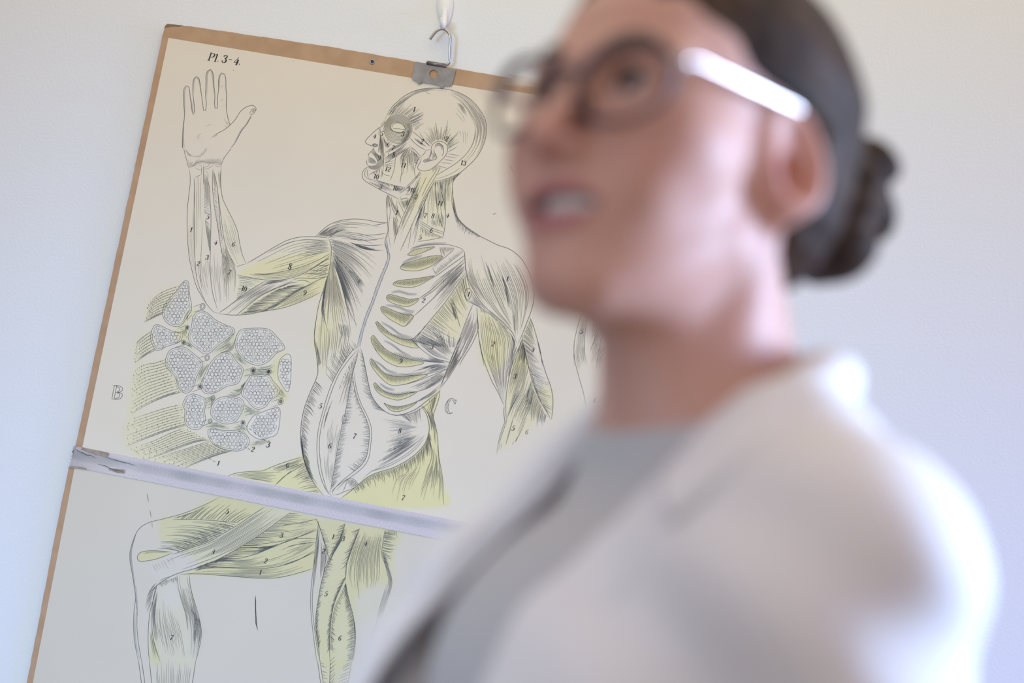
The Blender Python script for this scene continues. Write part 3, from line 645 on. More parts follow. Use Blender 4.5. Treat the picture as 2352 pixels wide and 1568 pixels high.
# the shoulder and arm on the right of the figure
DR = '145,0 150,100 170,180 200,240 260,310 350,375 470,435 560,480 650,510 710,545 770,600 820,680 860,770 880,850 888,920 880,1000 860,1080 830,1160 800,1240 770,1310 740,1380'
DL = '262,540 268,640 278,710 300,800 340,880 400,980 470,1060 560,1140 640,1210 700,1280 732,1365'
tor.line('F', DR, 1.8, 0.66); tor.line('F', DL, 1.8, 0.7)
tor.fib('F', '300,560 312,690 355,830 420,960 520,1090 640,1200 712,1310', '680,570 780,680 845,820 862,930 838,1060 790,1200 750,1300', 27, 1.45, 0.58, lo=(0.0,0.3), hi=(0.6,1.0))
tor.fib('F', '268,600 290,760 350,890 480,1060', '330,600 360,750 420,900 540,1080', 9, 1.2, 0.48, lo=(0,0.3), hi=(0.5,1))
tor.fib('F', '590,740 620,850 640,960 655,1060', '610,760 650,880 670,1000 670,1090', 6, 1.3, 0.6)
tor.fib('F', '440,610 475,710 510,830 530,920', '470,640 500,740 530,840 545,920', 4, 1.3, 0.56)
tor.fib('F', '690,1100 700,1180 710,1250 720,1310', '720,1080 720,1160 722,1240 728,1310', 8, 1.6, 0.42)
tor.line('F', '470,1060 560,1135 640,1205', 4.5, 0.32, 0.2, 0.2)
tor.fan('F', '400,1050 480,1080 560,1150 650,1230', '420,1100 490,1120 570,1190 660,1260', 30, 1.4, 0.36)
tint('F', '290,700 420,700 560,720 640,900 720,1080 740,1330 640,1210 470,1060 340,880', PALE, 0.5, 14)
tint('F', '700,700 850,800 885,920 830,1160 750,1330 720,1100', PALE, 0.5, 14)
tor.ellipse('F', 295, 920, 29, 49, 1.5, 0.72, 0.12)
tor.lines('F', '325,890 370,960 420,1020 450,1062', '268,965 320,1000 380,1030 450,1068', w=1.5, shade=0.68)
tor.fib('F', '330,910 380,980 440,1050', '285,975 350,1015 430,1060', 7, 1.2, 0.5)
tor.lines('F', '340,1010 270,1180 200,1370 120,1568', '372,1040 380,1140 385,1240 330,1370 250,1500 215,1568', w=1.7, shade=0.72)
tor.fib('F', '335,1020 268,1190 200,1380 130,1568', '378,1080 375,1230 310,1380 200,1568', 13, 1.5, 0.6, lo=(0,0.3), hi=(0.6,1))
A2R = '480,1085 560,1150 640,1215 700,1290 728,1360 690,1500 680,1568'
tor.lines('F', '375,1050 378,1150 385,1260 405,1400 440,1568', '735,1390 700,1500 690,1568', w=1.7, shade=0.68)
tor.fib('F', '380,1060 385,1180 395,1320 440,1568', '600,1185 680,1280 712,1390 680,1568', 17, 1.4, 0.58, lo=(0.0,0.25), hi=(0.6,1.0))
tor.fib('F', '650,1240 690,1320 690,1420 650,1568', '690,1290 720,1370 700,1450 680,1568', 7, 1.6, 0.5)
tint('F', '380,1060 480,1090 600,1180 660,1260 690,1340 600,1568 440,1568 400,1380', YEL, 0.58, 10)
A4L, A4R = '780,1290 790,1380 810,1470 830,1568', '850,1125 880,1200 915,1320 945,1430 965,1568'
tor.lines('F', A4L, A4R, w=1.7, shade=0.7)
tor.fan('F', '850,1140 800,1260 785,1310 800,1420', '890,1270 890,1330 910,1400 950,1560', 22, 1.5, 0.55, r1=(0.5,1), bow=-0.04)
tor.fib('F', '780,1310 740,1420 705,1568', '800,1400 815,1490 820,1568', 9, 1.8, 0.68, lo=(0,0.15), hi=(0.6,1.0))
tint('F', '790,1310 850,1140 890,1240 900,1330 810,1440', YEL, 0.4, 8)
tint('F', '780,1310 705,1568 830,1568', YEL, 0.55, 5)
tor.lines('I', '432,0 455,120 490,230 540,350 590,440 635,540', '780,10 730,120 690,240 665,360 650,480 648,560 652,660', '635,540 632,600 640,680', w=1.7, shade=0.68)
tor.fib('I', '440,0 465,120 505,230 635,540', '720,10 700,150 665,300 640,520', 15, 1.35, 0.54, lo=(0,0.2), hi=(0.7,1.0))
tor.fib('I', '700,30 700,100 680,200 655,350', '730,40 720,120 690,230 665,350', 6, 1.6, 0.46)
tor.line('I', '790,20 805,100 822,160 832,220 810,310 770,420 700,550 655,650', 1.6, 0.66)
tor.fib('I', '775,30 720,160 680,320 652,560', '800,60 825,190 790,370 680,590', 15, 1.4, 0.58, lo=(0,0.3), hi=(0.6,1))
tor.fib('I', '740,400 710,480 680,560 655,640', '780,400 740,480 700,550 665,620', 6, 1.6, 0.45)
tor.lines('I', '905,0 935,130 975,270 1015,380 1033,470 1033,560 1022,655', '790,20 820,150 860,320 920,480 990,600 1015,650', w=1.8, shade=0.74)
tor.fan('I', '800,60 840,220 900,420 970,570', '930,150 1010,360 1034,470 1030,620', 34, 1.35, 0.55, r0=(0,0.06), r1=(0.5,1.0), bow=0.05)
tor.fan('I', '835,200 870,340 920,480 990,600', '870,280 910,420 960,550 1010,640', 14, 1.5, 0.62, r1=(0.6,1))
tor.fib('I', '832,225 780,400 700,560 640,830', '885,400 850,560 800,680 725,840', 12, 1.4, 0.58, lo=(0,0.3), hi=(0.6,1))
tor.fan('I', '860,330 890,420 930,510 960,580 985,620', '800,640 865,690 880,705 915,720 970,680', 26, 1.4, 0.55, r1=(0.6,1.0), bow=0.06, tb=0.4)
tor.lines('I', '652,655 625,710 600,790 580,880 575,935', '660,650 625,750 600,830 590,900', '648,860 665,790 700,660', '725,840 770,750 820,640', w=1.5, shade=0.6, tb=0.5)
tor.lines('I', '720,840 745,790', '700,860 712,830', '605,900 615,840', w=1.1, shade=0.4)
tint('I', '790,30 830,220 700,550 655,650 650,480 690,240', YEL, 0.5, 6); tint('I', '450,0 600,0 620,200 560,340 480,200', YEL, 0.4, 14)
tint('I', '832,225 900,450 960,590 880,700 720,840 600,880 640,690 770,430', YEL, 0.42, 8)
tint('I', '900,380 1015,380 1034,480 1025,640 960,560', YEL, 0.5, 10); tint('I', '820,40 905,20 940,150 870,300', PALE, 0.3, 12)
for d, x, y in (('1',646,787),('1',298,922),('2',521,1372),('4',881,1420),('5',1316,1258)): glyphs(tor, 'F', d, x, y, 11.8)
for d, x, y in (('3',722,299),('5',709,723)): glyphs(tor, 'I', d, x, y, 12)
glyphs(tor, 'I', '6', 1376, 496, 11, 0.62); glyphs(tor, 'I', '6', 821, 755, 11, 0.35)
# the second arm, half hidden
far = Ink()
far.lines('F', '1345,1050 1300,1150 1265,1280 1248,1400 1250,1568', '1375,1060 1360,1170 1345,1300 1345,1450 1362,1560', '1455,1080 1430,1180 1410,1270', '1480,1100 1440,1230 1405,1330', '1460,1280 1420,1360 1393,1442', w=1.5, shade=0.56, ta=0.2, tb=0.3)
far.fib('F', '1340,1080 1275,1290 1262,1568', '1365,1130 1340,1320 1345,1568', 8, 1.1, 0.34)
far.fib('F', '1480,1090 1430,1260 1390,1568', '1568,1090 1520,1280 1480,1568', 10, 1.4, 0.36, lo=(0,0.4), hi=(0.5,1))
far.lines('I', '1210,0 1205,80 1215,180 1245,300 1280,420 1300,520 1308,600', w=1.5, shade=0.56, tb=0.4)
far.fib('I', '1215,0 1215,150 1260,330', '1300,20 1300,120 1310,220', 7, 1.2, 0.36); far.fib('I', '1380,0 1360,120 1350,200', '1480,20 1440,140 1420,280', 8, 1.5, 0.4)
tint('I', '1212,0 1290,0 1300,160 1245,280 1212,160', PALE, 0.45, 8)

# abdomen
LO = '240,0 232,100 240,200 255,320 262,420 245,490 200,590 160,690 130,800 115,920 115,1020 130,1130 160,1240 200,1330 250,1410 300,1470'
tor.line('H', LO, 1.9, 0.72)
tor.fan('H', '245,500 200,600 162,700 134,810 120,920 120,1020 134,1130 164,1240 210,1340', '330,600 270,680 235,800 205,900 180,1020 185,1120 195,1220 220,1310 270,1410', 80, 1.5, 0.58, r1=(0.25,1.0), bow=-0.06)
tor.fan('H', '118,960 122,1060 140,1160 175,1260', '140,1120 155,1230 185,1310 230,1390', 26, 1.5, 0.6)
tor.fib('H', '250,0 250,180 262,330 300,480', '580,0 560,160 520,300 400,510', 18, 1.3, 0.52, lo=(0,0.35), hi=(0.5,1))
tor.fib('H', '430,0 450,80 470,170', '520,0 530,70 540,160', 9, 1.8, 0.42)
tor.fib('H', '240,190 258,300 262,400', '250,160 275,280 300,390', 6, 1.8, 0.6)
tor.fan('H', '600,215 500,325 430,440 390,520', '560,130 440,200 360,300 310,420', 26, 1.4, 0.5, r1=(0.4,1))
OU = '605,212 560,240 500,320 430,430 380,530 340,640 300,780 270,900 255,1020 255,1130 270,1260 300,1370 340,1440 360,1470'
IN = '612,228 580,260 520,330 450,430 400,540 360,650 320,780 290,900 275,1020 278,1140 295,1280 325,1390 348,1456'
ALB = '612,228 590,330 560,440 530,600 500,760 470,880 440,1030 410,1200 385,1350 370,1440 348,1456'
RI = '560,450 575,560 610,680 660,790 695,880 705,950 697,1060 680,1150 640,1220 570,1280 470,1360 390,1440 365,1452'
RO = '572,425 590,560 630,690 680,790 718,890 722,960 712,1080 695,1170 650,1240 580,1300 500,1360 420,1440'
tor.lines('H', OU, IN, ALB, RI, RO, w=1.5, shade=0.68)
tor.fan('H', '560,460 530,600 500,760 470,890 440,1040 410,1200 385,1340 372,1430', '575,480 570,600 560,760 530,890 500,1040 470,1190 470,1300 440,1370', 82, 1.35, 0.58, r1=(0.45,1.0), ta=0)
tor.fan('H', '575,560 610,680 658,790 694,880 704,960 696,1060 680,1150 640,1220 570,1280', '560,590 575,700 610,800 640,890 640,970 630,1060 610,1140 560,1180 500,1240', 62, 1.35, 0.56, r1=(0.4,1.0), ta=0)
tor.fib('H', '580,300 520,420 460,580 420,700', '590,330 560,460 530,600 500,740', 10, 1.4, 0.5, lo=(0,0.4), hi=(0.5,1.0))
tor.fib('H', '370,780 340,900 330,1000 310,1250', '480,800 450,960 425,1100 395,1300', 9, 1.1, 0.38, lo=(0,0.5), hi=(0.5,1))
tor.fib('H', '320,1080 310,1200 340,1400', '420,1080 400,1230 370,1400', 7, 1.1, 0.4, lo=(0.2,0.5))
tor.fib('H', '340,760 320,850 300,950', '400,640 360,740 330,850', 6, 1.2, 0.45)
tor.fan('H', '615,240 560,320 500,420 440,560', '600,320 560,400 510,480 460,600', 16, 1.4, 0.5, r1=(0.4,1))
tor.ellipse('H', 487, 830, 17, 38, 1.4, 0.6, 0.12)
RL = '622,218 640,255 655,320 675,420 695,520 720,620 770,700 840,765 920,795 1000,785 1100,745 1200,670 1310,585'
tor.line('H', RL, 1.9, 0.72)
tor.fan('H', '640,262 655,330 675,420 695,520 722,620 775,700 850,770', '610,240 615,310 625,400 635,490 650,600 670,680 740,740', 44, 1.4, 0.56, r1=(0.4,1.0))
tor.lines('H', '920,800 1050,785 1140,745 1230,675 1312,585', '1310,560 1320,555', w=1.3, shade=0.55)
tor.fan('H', '780,800 800,860 850,920 870,970 830,1050 810,1110 780,1180 720,1250', '1150,880 1120,900 1100,915 1100,930 1110,950 1150,955 1170,965 1175,975', 30, 1.3, 0.46, r0=(0.0,0.35), r1=(0.75,1.0), ta=0.5, tb=0.4)
tor.fan('H', '850,1020 810,1110 750,1210 680,1290', '1100,960 1130,970 1160,980 1172,985', 16, 1.5, 0.55, r0=(0.05,0.3), r1=(0.7,1), bow=0.04, ta=0.5)
tor.fan('H', '960,790 1060,770 1140,725', '1050,850 1100,880 1150,860', 16, 1.4, 0.5, r1=(0.6,1))
HIP = '1140,712 1190,780 1215,870 1215,940 1180,1040 1100,1130 1000,1200 900,1250 800,1280 720,1310 660,1350 600,1400 540,1450 460,1510'
tor.line('H', HIP, 1.9, 0.72)
tor.lines('H', '1175,960 1140,1040 1060,1120 950,1190 850,1240 740,1270 690,1300 640,1355', '1160,970 1120,1040 1040,1115 930,1185 800,1245 720,1275', w=1.3, shade=0.55, ta=0.3, tb=0.2)
tor.lines('H', '400,1478 388,1455 430,1400 520,1342 565,1342 590,1365 606,1392 560,1425 490,1450 430,1475 400,1478', '520,1342 500,1395 478,1450', w=1.4, shade=0.64)
tor.fan('H', '525,1345 560,1345 590,1368 605,1390', '520,1410 535,1415 545,1420 552,1425', 12, 1.2, 0.55)
tor.lines('H', '250,1410 290,1460 330,1500', '300,1370 340,1450 390,1490', w=1.1, shade=0.45)
tor.lines('H', '1310,565 1300,650 1270,740 1252,805 1275,900 1290,1000 1300,1150 1320,1260 1335,1370 1335,1480 1345,1568', '1215,655 1230,720 1250,805', '1150,712 1195,760 1225,840 1240,930', w=1.7, shade=0.7)
tor.fib('H', '1300,595 1270,680 1240,770', '1230,640 1235,710 1245,780', 8, 1.6, 0.64)
tor.fib('H', '1150,715 1210,800 1240,900 1250,1050', '1220,690 1250,800 1280,950 1290,1150', 9, 1.3, 0.56, lo=(0,0.25), hi=(0.5,1))
tor.fan('H', '1215,940 1180,1045 1110,1130 1010,1200 900,1255 800,1285 720,1315 650,1360 570,1435', '1250,1120 1200,1190 1110,1270 1020,1320 920,1360 820,1385 740,1410 660,1440 590,1470', 96, 1.6, 0.62, r1=(0.3,1.1), bow=-0.05, ta=0)
tor.fib('H', '1200,1010 1230,1150 1180,1290 1080,1568', '1290,1050 1315,1260 1335,1380 1330,1568', 20, 1.4, 0.54, lo=(0.0,0.5), hi=(0.55,1.0))
tor.fib('H', '1050,1200 1000,1290 920,1360 860,1568', '1160,1150 1140,1260 1080,1400 1050,1568', 9, 1.3, 0.5, lo=(0,0.4), hi=(0.35,1.0))
tint('H', '1150,712 1310,570 1275,740 1252,805 1290,1000 1305,1180 1340,1400 1345,1580 500,1580 460,1510 600,1400 720,1310 900,1250 1100,1130 1215,940 1200,800', YEL, 0.78, 6)
tint('H', '242,0 330,0 340,200 320,400 250,480 262,400 240,200', YEL, 0.38, 14); tint('H', '600,215 440,440 390,520 300,470 420,250 560,0 600,0', PALE, 0.25, 12)
# lateral chest digitations
tor.fib('H', '1110,130 1200,170 1300,250 1410,310', '1230,0 1300,80 1370,190 1425,280', 16, 1.3, 0.6, lo=(0,0.45), hi=(0.8,1.0))
tor.fib('H', '1080,150 1160,215 1260,290 1390,330', '1110,130 1200,190 1300,260 1410,310', 6, 1.4, 0.55)
tor.fib('H', '1000,305 1120,330 1260,345 1400,350', '1180,260 1240,300 1310,320 1400,335', 9, 1.5, 0.55, lo=(0.1,0.5))
tor.fib('H', '950,440 1100,400 1250,360 1390,350', '1200,450 1270,420 1340,400 1380,385', 14, 1.4, 0.55, lo=(0.1,0.6), hi=(0.85,1))
tor.fib('H', '1000,580 1130,520 1250,460 1370,400', '1130,600 1230,560 1310,510 1350,460', 16, 1.5, 0.6, lo=(0.05,0.6), hi=(0.85,1))
tor.fib('H', '1050,700 1150,650 1240,590 1330,500', '1120,690 1200,650 1270,600 1330,540', 8, 1.5, 0.55, lo=(0,0.5))
tor.lines('H', '1060,145 1130,215 1250,300 1400,345', '960,440 1100,455 1250,430 1380,395', '1000,535 1120,500 1250,450 1375,400', '1050,610 1180,570 1290,500 1350,440', '1085,155 1110,125 1190,20', w=1.5, shade=0.62)
tor.fib('H', '1493,130 1420,300 1340,470 1312,560', '1493,270 1450,360 1380,470 1330,545', 10, 1.6, 0.68)
tor.lines('H', '1493,120 1430,250 1370,400 1312,550', '1493,290 1430,400 1370,490 1318,553', w=1.7, shade=0.72)
for d, x, y in (('5',285,716),('6',367,1058),('7',577,975),('8',966,929),('9',972,332),('7',994,1504)): glyphs(tor, 'H', d, x, y, 12.2)

# upper thighs above the hinge
tor.lines('J', '825,43 900,20 1000,8 1100,3 1180,-30 1260,-60 1340,-85 1430,-110', '1330,0 1270,50 1200,115', '1205,110 1280,40 1400,-30', w=1.6, shade=0.66)
tor.fib('J', '850,40 1000,14 1120,8 1290,10', '1010,68 1080,82 1150,98 1200,108', 8, 1.4, 0.58, lo=(0,0.1), hi=(0.8,1))
tor.fib('J', '1100,3 1200,-30 1330,-70 1440,-110', '1280,30 1340,0 1400,-30 1470,-60', 9, 1.4, 0.56)
tor.fan('J', '1452,0 1490,65 1530,140 1545,175', '1330,60 1360,110 1390,150 1420,170', 13, 1.6, 0.64, r1=(0.3,1.0), bow=0.05)
tor.fan('J', '1440,-70 1470,-10 1500,60', '1290,20 1340,60 1380,120', 12, 1.4, 0.5, r1=(0.4,1.0), bow=0.05)
tint('J', '825,43 1000,8 1180,-30 1300,-75 1440,-120 1470,-20 1500,80 1560,185 1200,118 1000,68', YEL, 0.72, 4)
glyphs(tor, 'J', '6', 1297, -42, 11.8)

# ---------------------------------------------------------------- head
hd = Ink()
SK = '440,500 470,430 520,350 600,270 700,195 830,140 970,118 1110,120 1250,145 1390,200 1500,280 1590,390 1645,500 1658,600 1648,720 1600,850 1530,960 1430,1060 1330,1140 1220,1190 1100,1225 1030,1230'
hd.line('D', SK, 1.7, 0.66)
hd.fib('D', '1250,150 1390,206 1500,290 1590,400 1642,520 1655,620 1640,740 1590,860 1520,960 1430,1055', '1220,190 1330,270 1420,380 1480,490 1520,600 1510,720 1470,830 1400,930 1300,1020 1240,1060', 15, 1.25, 0.48, lo=(0,0.4), hi=(0.45,1.0))
hd.fib('D', '440,510 480,430 540,350 620,270 720,195 850,145 1000,125', '500,480 540,420 600,350 680,280 770,210 880,165 1000,150', 10, 1.2, 0.46, lo=(0,0.4), hi=(0.5,1))
hd.fib('D', '700,198 830,143 970,121 1110,123 1250,148', '720,215 850,165 980,150 1110,155 1240,175', 10, 1.5, 0.36, lo=(0,0.5), hi=(0.5,1))
hd.line('D', '1525,620 1512,730 1465,840 1390,935 1290,1020 1180,1090 1055,1165', 1.5, 0.58)
hd.line('D', '1050,1205 1150,1180 1260,1130 1350,1070', 1.1, 0.4)
hd.fan('D', '470,450 540,440 620,435 690,465 735,520 755,575', '560,290 640,260 700,275 820,330 920,400 930,500', 26, 1.2, 0.5, r0=(0,0.06), r1=(0.5,1.0))
hd.fan('D', '700,480 740,540 770,600 790,640', '880,400 930,430 930,500 900,560', 10, 1.2, 0.5, r0=(0.05,0.15))
hd.fan('D', '1300,290 1340,300 1380,330', '1380,420 1420,470 1450,510', 7, 1.1, 0.42)
hd.lines('D', '1285,400 1340,470 1390,530', '1300,360 1360,430 1410,520', '1370,620 1385,700 1380,780', '1395,630 1412,700 1405,790', '1340,620 1350,690', '1425,640 1440,720', w=1.0, shade=0.4, ta=0.3, tb=0.3)
hd.lines('D', '440,500 435,530 410,570 360,600 310,640 260,690 220,730 205,760 225,785 290,812 330,822 352,812', '300,825 302,850 265,885 245,910 240,945', '222,975 220,1000 226,1030 236,1050', '236,1060 210,1075 180,1110 165,1150 175,1200 215,1240 300,1290 400,1345 500,1395 610,1452', w=1.6, shade=0.62)
hd.lines('D', '290,792 320,795 345,790 357,802 345,820', '232,1062 205,1110 195,1150 215,1190 262,1213 340,1225 450,1255 560,1285 690,1312', '245,1080 226,1120 232,1170 255,1205', '435,505 405,545 400,580', '250,800 270,808 300,806', w=1.3, shade=0.55)
for k in range(5): hd.ellipse('D', 320, 800, 30-4*k, 17-2*k, 2.0, 0.17, 0.15)
hd.fan('D', '385,590 375,680', '360,610 350,680', 8, 1.2, 0.3)
for i in range(10):
    u = i/9.0
    hd.ellipse('D', 597-2*u, 607-20*u, 170*(1-u)+88*u, 174*(1-u)+62*u, 1.25, 0.5+0.12*(i % 2), 0.2)
hd.fan('D', '740,540 750,620 720,700 670,750', '690,540 700,610 680,680 640,720', 26, 1.2, 0.45)
hd.fib('D', '620,780 700,740 745,650 745,560', '600,760 670,710 705,630 700,550', 5, 1.8, 0.6)
hd.line('D', '530,590 533,560 560,538 600,533 640,548 672,580 684,606 660,614 600,604 548,602 530,590', 1.5, 0.66)
hd.line('D', '512,600 530,625 570,645 620,655 660,640', 1.3, 0.6)
hd.fan('D', '520,570 516,600 535,622 570,636 620,640', '488,572 490,606 515,630 560,656 610,660', 17, 1.3, 0.62)
hd.fib('D', '378,660 378,760 365,850 358,900', '425,720 425,880 428,1000 412,1090', 8, 1.3, 0.56, lo=(0,0.15))
hd.lines('D', '385,600 382,700 372,800 358,890', '418,690 420,850 424,980 418,1080 405,1185', '425,700 435,760 452,830', '440,740 450,790', '470,730 480,760', w=1.4, shade=0.6)
hd.fan('D', '430,720 480,790 530,775', '445,830 460,830 520,800', 12, 1.1, 0.42)
hd.fib('D', '430,870 520,828 640,768 738,690', '432,905 540,862 650,800 745,730', 8, 1.3, 0.5); hd.fib('D', '424,975 500,915 600,850 705,772', '430,1012 540,950 640,892 748,820', 9, 1.4, 0.58)
hd.lines('D', '424,975 500,915 600,850 705,772', '428,1030 540,955 640,892 750,818', '440,890 435,950', '490,880 480,930', w=1.5, shade=0.62)
hd.lines('D', '765,630 850,700 930,770 990,822', '735,705 790,770 870,830 930,860', '930,860 925,885 905,912 875,938', '980,853 950,860 930,863', '750,820 800,860 840,905 875,938', w=1.5, shade=0.6)
hd.fib('D', '770,700 840,770 940,840', '820,720 880,770 960,830', 7, 1.2, 0.42)
hd.fib('D', '745,825 640,905 600,1000 560,1140 500,1235', '765,840 768,950 782,1060 805,1175', 15, 1.3, 0.54, lo=(0.0,0.2), hi=(0.5,1.0))
hd.lines('D', '600,912 567,960 560,1040 540,1130 500,1230', '765,830 768,950 785,1070 805,1180', '660,900 650,1050 620,1260', w=1.4, shade=0.56)
hd.fan('D', '770,870 780,960 790,1020', '850,930 860,980 850,1040', 14, 1.4, 0.52)
hd.fan('D', '800,1080 830,1000 865,940', '790,1120 800,1060 830,960', 12, 1.3, 0.5); hd.fan('D', '770,860 840,930', '800,960 860,990', 8, 1.1, 0.45)
hd.lines('D', '420,1050 480,1045 545,1052', '415,1130 440,1158 510,1170', '430,1010 500,1000 555,985', '440,1040 500,1025 550,1020', '240,1165 290,1130 350,1100 400,1070', '400,1080 405,1140 395,1200', w=1.3, shade=0.5)
hd.fan('D', '280,1140 330,1110 385,1085', '290,1165 335,1155 380,1150', 9, 1.3, 0.52)
for i in range(7):
    u = i/6.0
    a = T('D', '262,880 305,915 345,975 352,1010 332,1040 290,1052 240,1048'); b = T('D', '300,828 335,895 395,950 414,1000 402,1050 350,1085 290,1092 235,1062')
    hd.stroke(smooth_path(a, 20)*(1-u)+smooth_path(b, 20)*u, 1.3, 0.5)
hd.fib('D', '235,958 270,960 310,985 335,1012', '232,990 270,1005 310,1015 335,1018', 9, 1.6, 0.5)
hd.lines('D', '228,1003 260,1003 300,1020 340,1018', '240,950 262,955 290,965 322,995 338,1015', w=1.7, shade=0.72)
hd.lines('D', '872,938 876,960 862,1010 840,1045 832,1072 850,1097 910,1112 980,1096 1040,1056 1100,1000 1168,925 1194,850 1186,800 1140,764 1080,754 1022,784 996,830 990,900', '1040,832 1050,796 1085,777 1125,800 1144,850 1138,905 1118,935', '1030,835 1030,880 1062,938 1050,970 990,985 940,1003 908,1003 902,990 925,975 970,955 995,912 1002,870', '1000,850 990,905 962,950', w=1.6, shade=0.62)
hd.fib('D', '1045,800 1085,780 1128,805 1140,860', '1050,830 1085,810 1115,830 1122,880', 8, 1.7, 0.4); hd.fib('D', '1032,880 1055,930 1045,968', '1005,890 1010,940 990,975', 7, 2.0, 0.42); hd.fib('D', '905,990 950,970 1000,950', '915,1000 960,992 1010,980', 4, 2.2, 0.5)
hd.fan('D', '1000,800 1035,760 1090,742 1145,752 1185,788 1198,850', '830,650 960,545 1100,500 1205,540 1335,630 1330,800', 38, 1.2, 0.48, r0=(0,0.05), r1=(0.3,1.0))
hd.lines('D', '1085,745 1060,620 1045,520', '1148,750 1175,620 1195,500', '1188,800 1270,700 1330,630', '985,820 900,720 850,640', '1190,905 1260,915 1345,932', '1170,935 1240,945 1300,955', '1145,975 1200,980 1275,992', '1105,1012 1180,1015 1245,1030', '1060,1045 1120,1060 1195,1082', '1190,885 1260,850 1310,815', w=1.3, shade=0.55, tb=0.3)
hd.lines('D', '860,1115 800,1220 700,1320 610,1385', '1110,1070 1010,1240 930,1380 840,1568', '830,1160 770,1230 690,1310', '870,1180 800,1330 700,1568', '940,1180 870,1330 780,1500', '1060,1100 960,1260 880,1420', w=1.4, shade=0.58)
hd.fib('D', '850,1180 790,1300 690,1568', '900,1200 850,1320 780,1520', 8, 1.4, 0.5, lo=(0.1,0.5)); hd.fan('D', '860,1120 800,1200', '890,1160 850,1190', 9, 1.0, 0.4)
hd.fan('D', '1000,1075 1060,1050 1105,1070', '1010,1150 1050,1130 1080,1110', 9, 1.2, 0.3)
hd.lines('D', '1360,1130 1290,1190 1255,1250 1250,1350 1260,1460', '1040,1240 1055,1380 1070,1568', '1105,1235 1115,1350 1150,1500', w=1.3, shade=0.52)
hd.fan('D', '1020,1235 1090,1228 1160,1212 1230,1190 1300,1160 1350,1120', '1020,1400 1080,1400 1140,1400 1190,1360 1250,1260 1280,1200', 44, 1.3, 0.5, r1=(0.2,0.85))
hd.fan('D', '340,1225 500,1268 690,1310', '420,1290 560,1340 620,1390', 18, 1.3, 0.5, r1=(0.4,0.95), bow=-0.05); hd.fib('D', '230,1240 330,1290 500,1375', '260,1215 380,1255 600,1370', 6, 1.3, 0.5, lo=(0,0.4))
hd.fib('D', '560,1290 620,1320 690,1320', '540,1330 600,1355 630,1375', 7, 1.5, 0.56)
hd.lines('D', '690,1395 740,1340 810,1310', '680,1400 720,1390 770,1385', '640,1400 620,1440 660,1450 720,1420', w=1.2, shade=0.5)
hd.fan('D', '470,1390 485,1400', '455,1568 510,1568', 6, 1.5, 0.55, r1=(0.8,1))
tint('D', '400,560 470,450 600,430 740,520 760,620 700,740 560,780 460,700', PALE, 0.55, 8); tint('D', '380,690 425,700 425,1080 400,1180 358,890', PALE, 0.5, 6)
tint('D', '745,825 805,1180 500,1235 420,1160 430,1050 560,1000', PALE, 0.45, 8); tint('D', '860,1115 1110,1070 930,1390 800,1568 690,1568 800,1300', YEL, 0.42, 10)
tint('D', '1000,800 960,620 1100,560 1300,660 1320,800 1195,850 1140,755', PALE, 0.45, 18); tint('D', '1530,650 1655,600 1600,860 1430,1060 1100,1220 1060,1170 1390,940', PALE, 0.4, 10)
tint('D', '1040,1235 1300,1165 1250,1300 1275,1568 1000,1568', PALE, 0.7, 10)
for d, x, y in (('1',790,372),('2',885,757),('3',655,668),('4',320,690),('5',403,663),('2',1180,727),('6',480,797),('7',540,834),('8',546,918),('9',371,957),('11',660,1042),('12',473,1088),('10',334,1178),('13',1380,1015)): glyphs(hd, 'D', d, x, y, 11.6)

# ---------------------------------------------------------------- bundle of muscle fibres
bun = Ink()
BU = ['470,270 510,220 560,170 600,110 635,82 660,100 665,180 680,260 682,310 660,350 620,410 590,440 540,440 500,420 465,380 455,320', '370,470 395,430 430,430 480,455 540,480 600,490 615,510 590,560 530,585 480,600 440,625 400,625 375,580 360,530',
      '690,370 720,330 770,320 820,345 870,390 950,430 1010,455 1018,490 960,540 890,590 830,645 780,655 730,620 680,580 655,520 680,450', '1035,510 1070,465 1150,455 1240,455 1300,470 1350,520 1400,580 1410,620 1350,650 1290,710 1220,745 1150,735 1080,690 1035,630 1022,570',
      '480,690 510,630 570,605 630,605 680,640 740,690 772,730 750,780 720,840 700,910 660,960 610,955 575,910 550,830 500,780 475,740', '820,740 870,680 940,640 990,650 1030,710 1085,770 1075,830 1040,890 960,910 890,950 820,970 770,950 755,890 780,830',
      '1360,770 1375,700 1420,660 1450,662 1462,700 1458,860 1435,955 1390,900 1360,840', '1140,825 1200,815 1290,825 1320,870 1372,930 1360,980 1300,1020 1260,1070 1200,1090 1150,1060 1110,1010 1075,980 1085,920',
      '640,990 690,970 750,985 795,1020 785,1100 790,1170 765,1230 710,1250 650,1225 625,1170 630,1100 612,1050', '840,1060 880,1010 950,988 1030,990 1085,1020 1092,1070 1060,1140 1020,1190 950,1205 880,1180 832,1130',
      '1130,1190 1170,1140 1240,1110 1310,1085 1370,1080 1372,1180 1350,1280 1290,1310 1220,1325 1150,1290 1115,1240', '812,1250 850,1235 900,1250 960,1255 1040,1260 1110,1290 1135,1340 1110,1390 1050,1415 970,1410 900,1390 840,1350 812,1290']
def inside(P, q):
    x, y = q[:, 0][:, None], q[:, 1][:, None]
    x0, y0 = P[:, 0][None], P[:, 1][None]; x1, y1 = np.roll(P[:, 0], -1)[None], np.roll(P[:, 1], -1)[None]
    c = ((y0 > y) != (y1 > y)) & (x < (x1-x0)*(y-y0)/np.where(y1 == y0, 1e-9, y1-y0)+x0)
    return c.sum(1) % 2 == 1
BPOLY = [smooth_path(np.vstack([T('G', s), T('G', s)[:1]]), 64)[:-1] for s in BU]
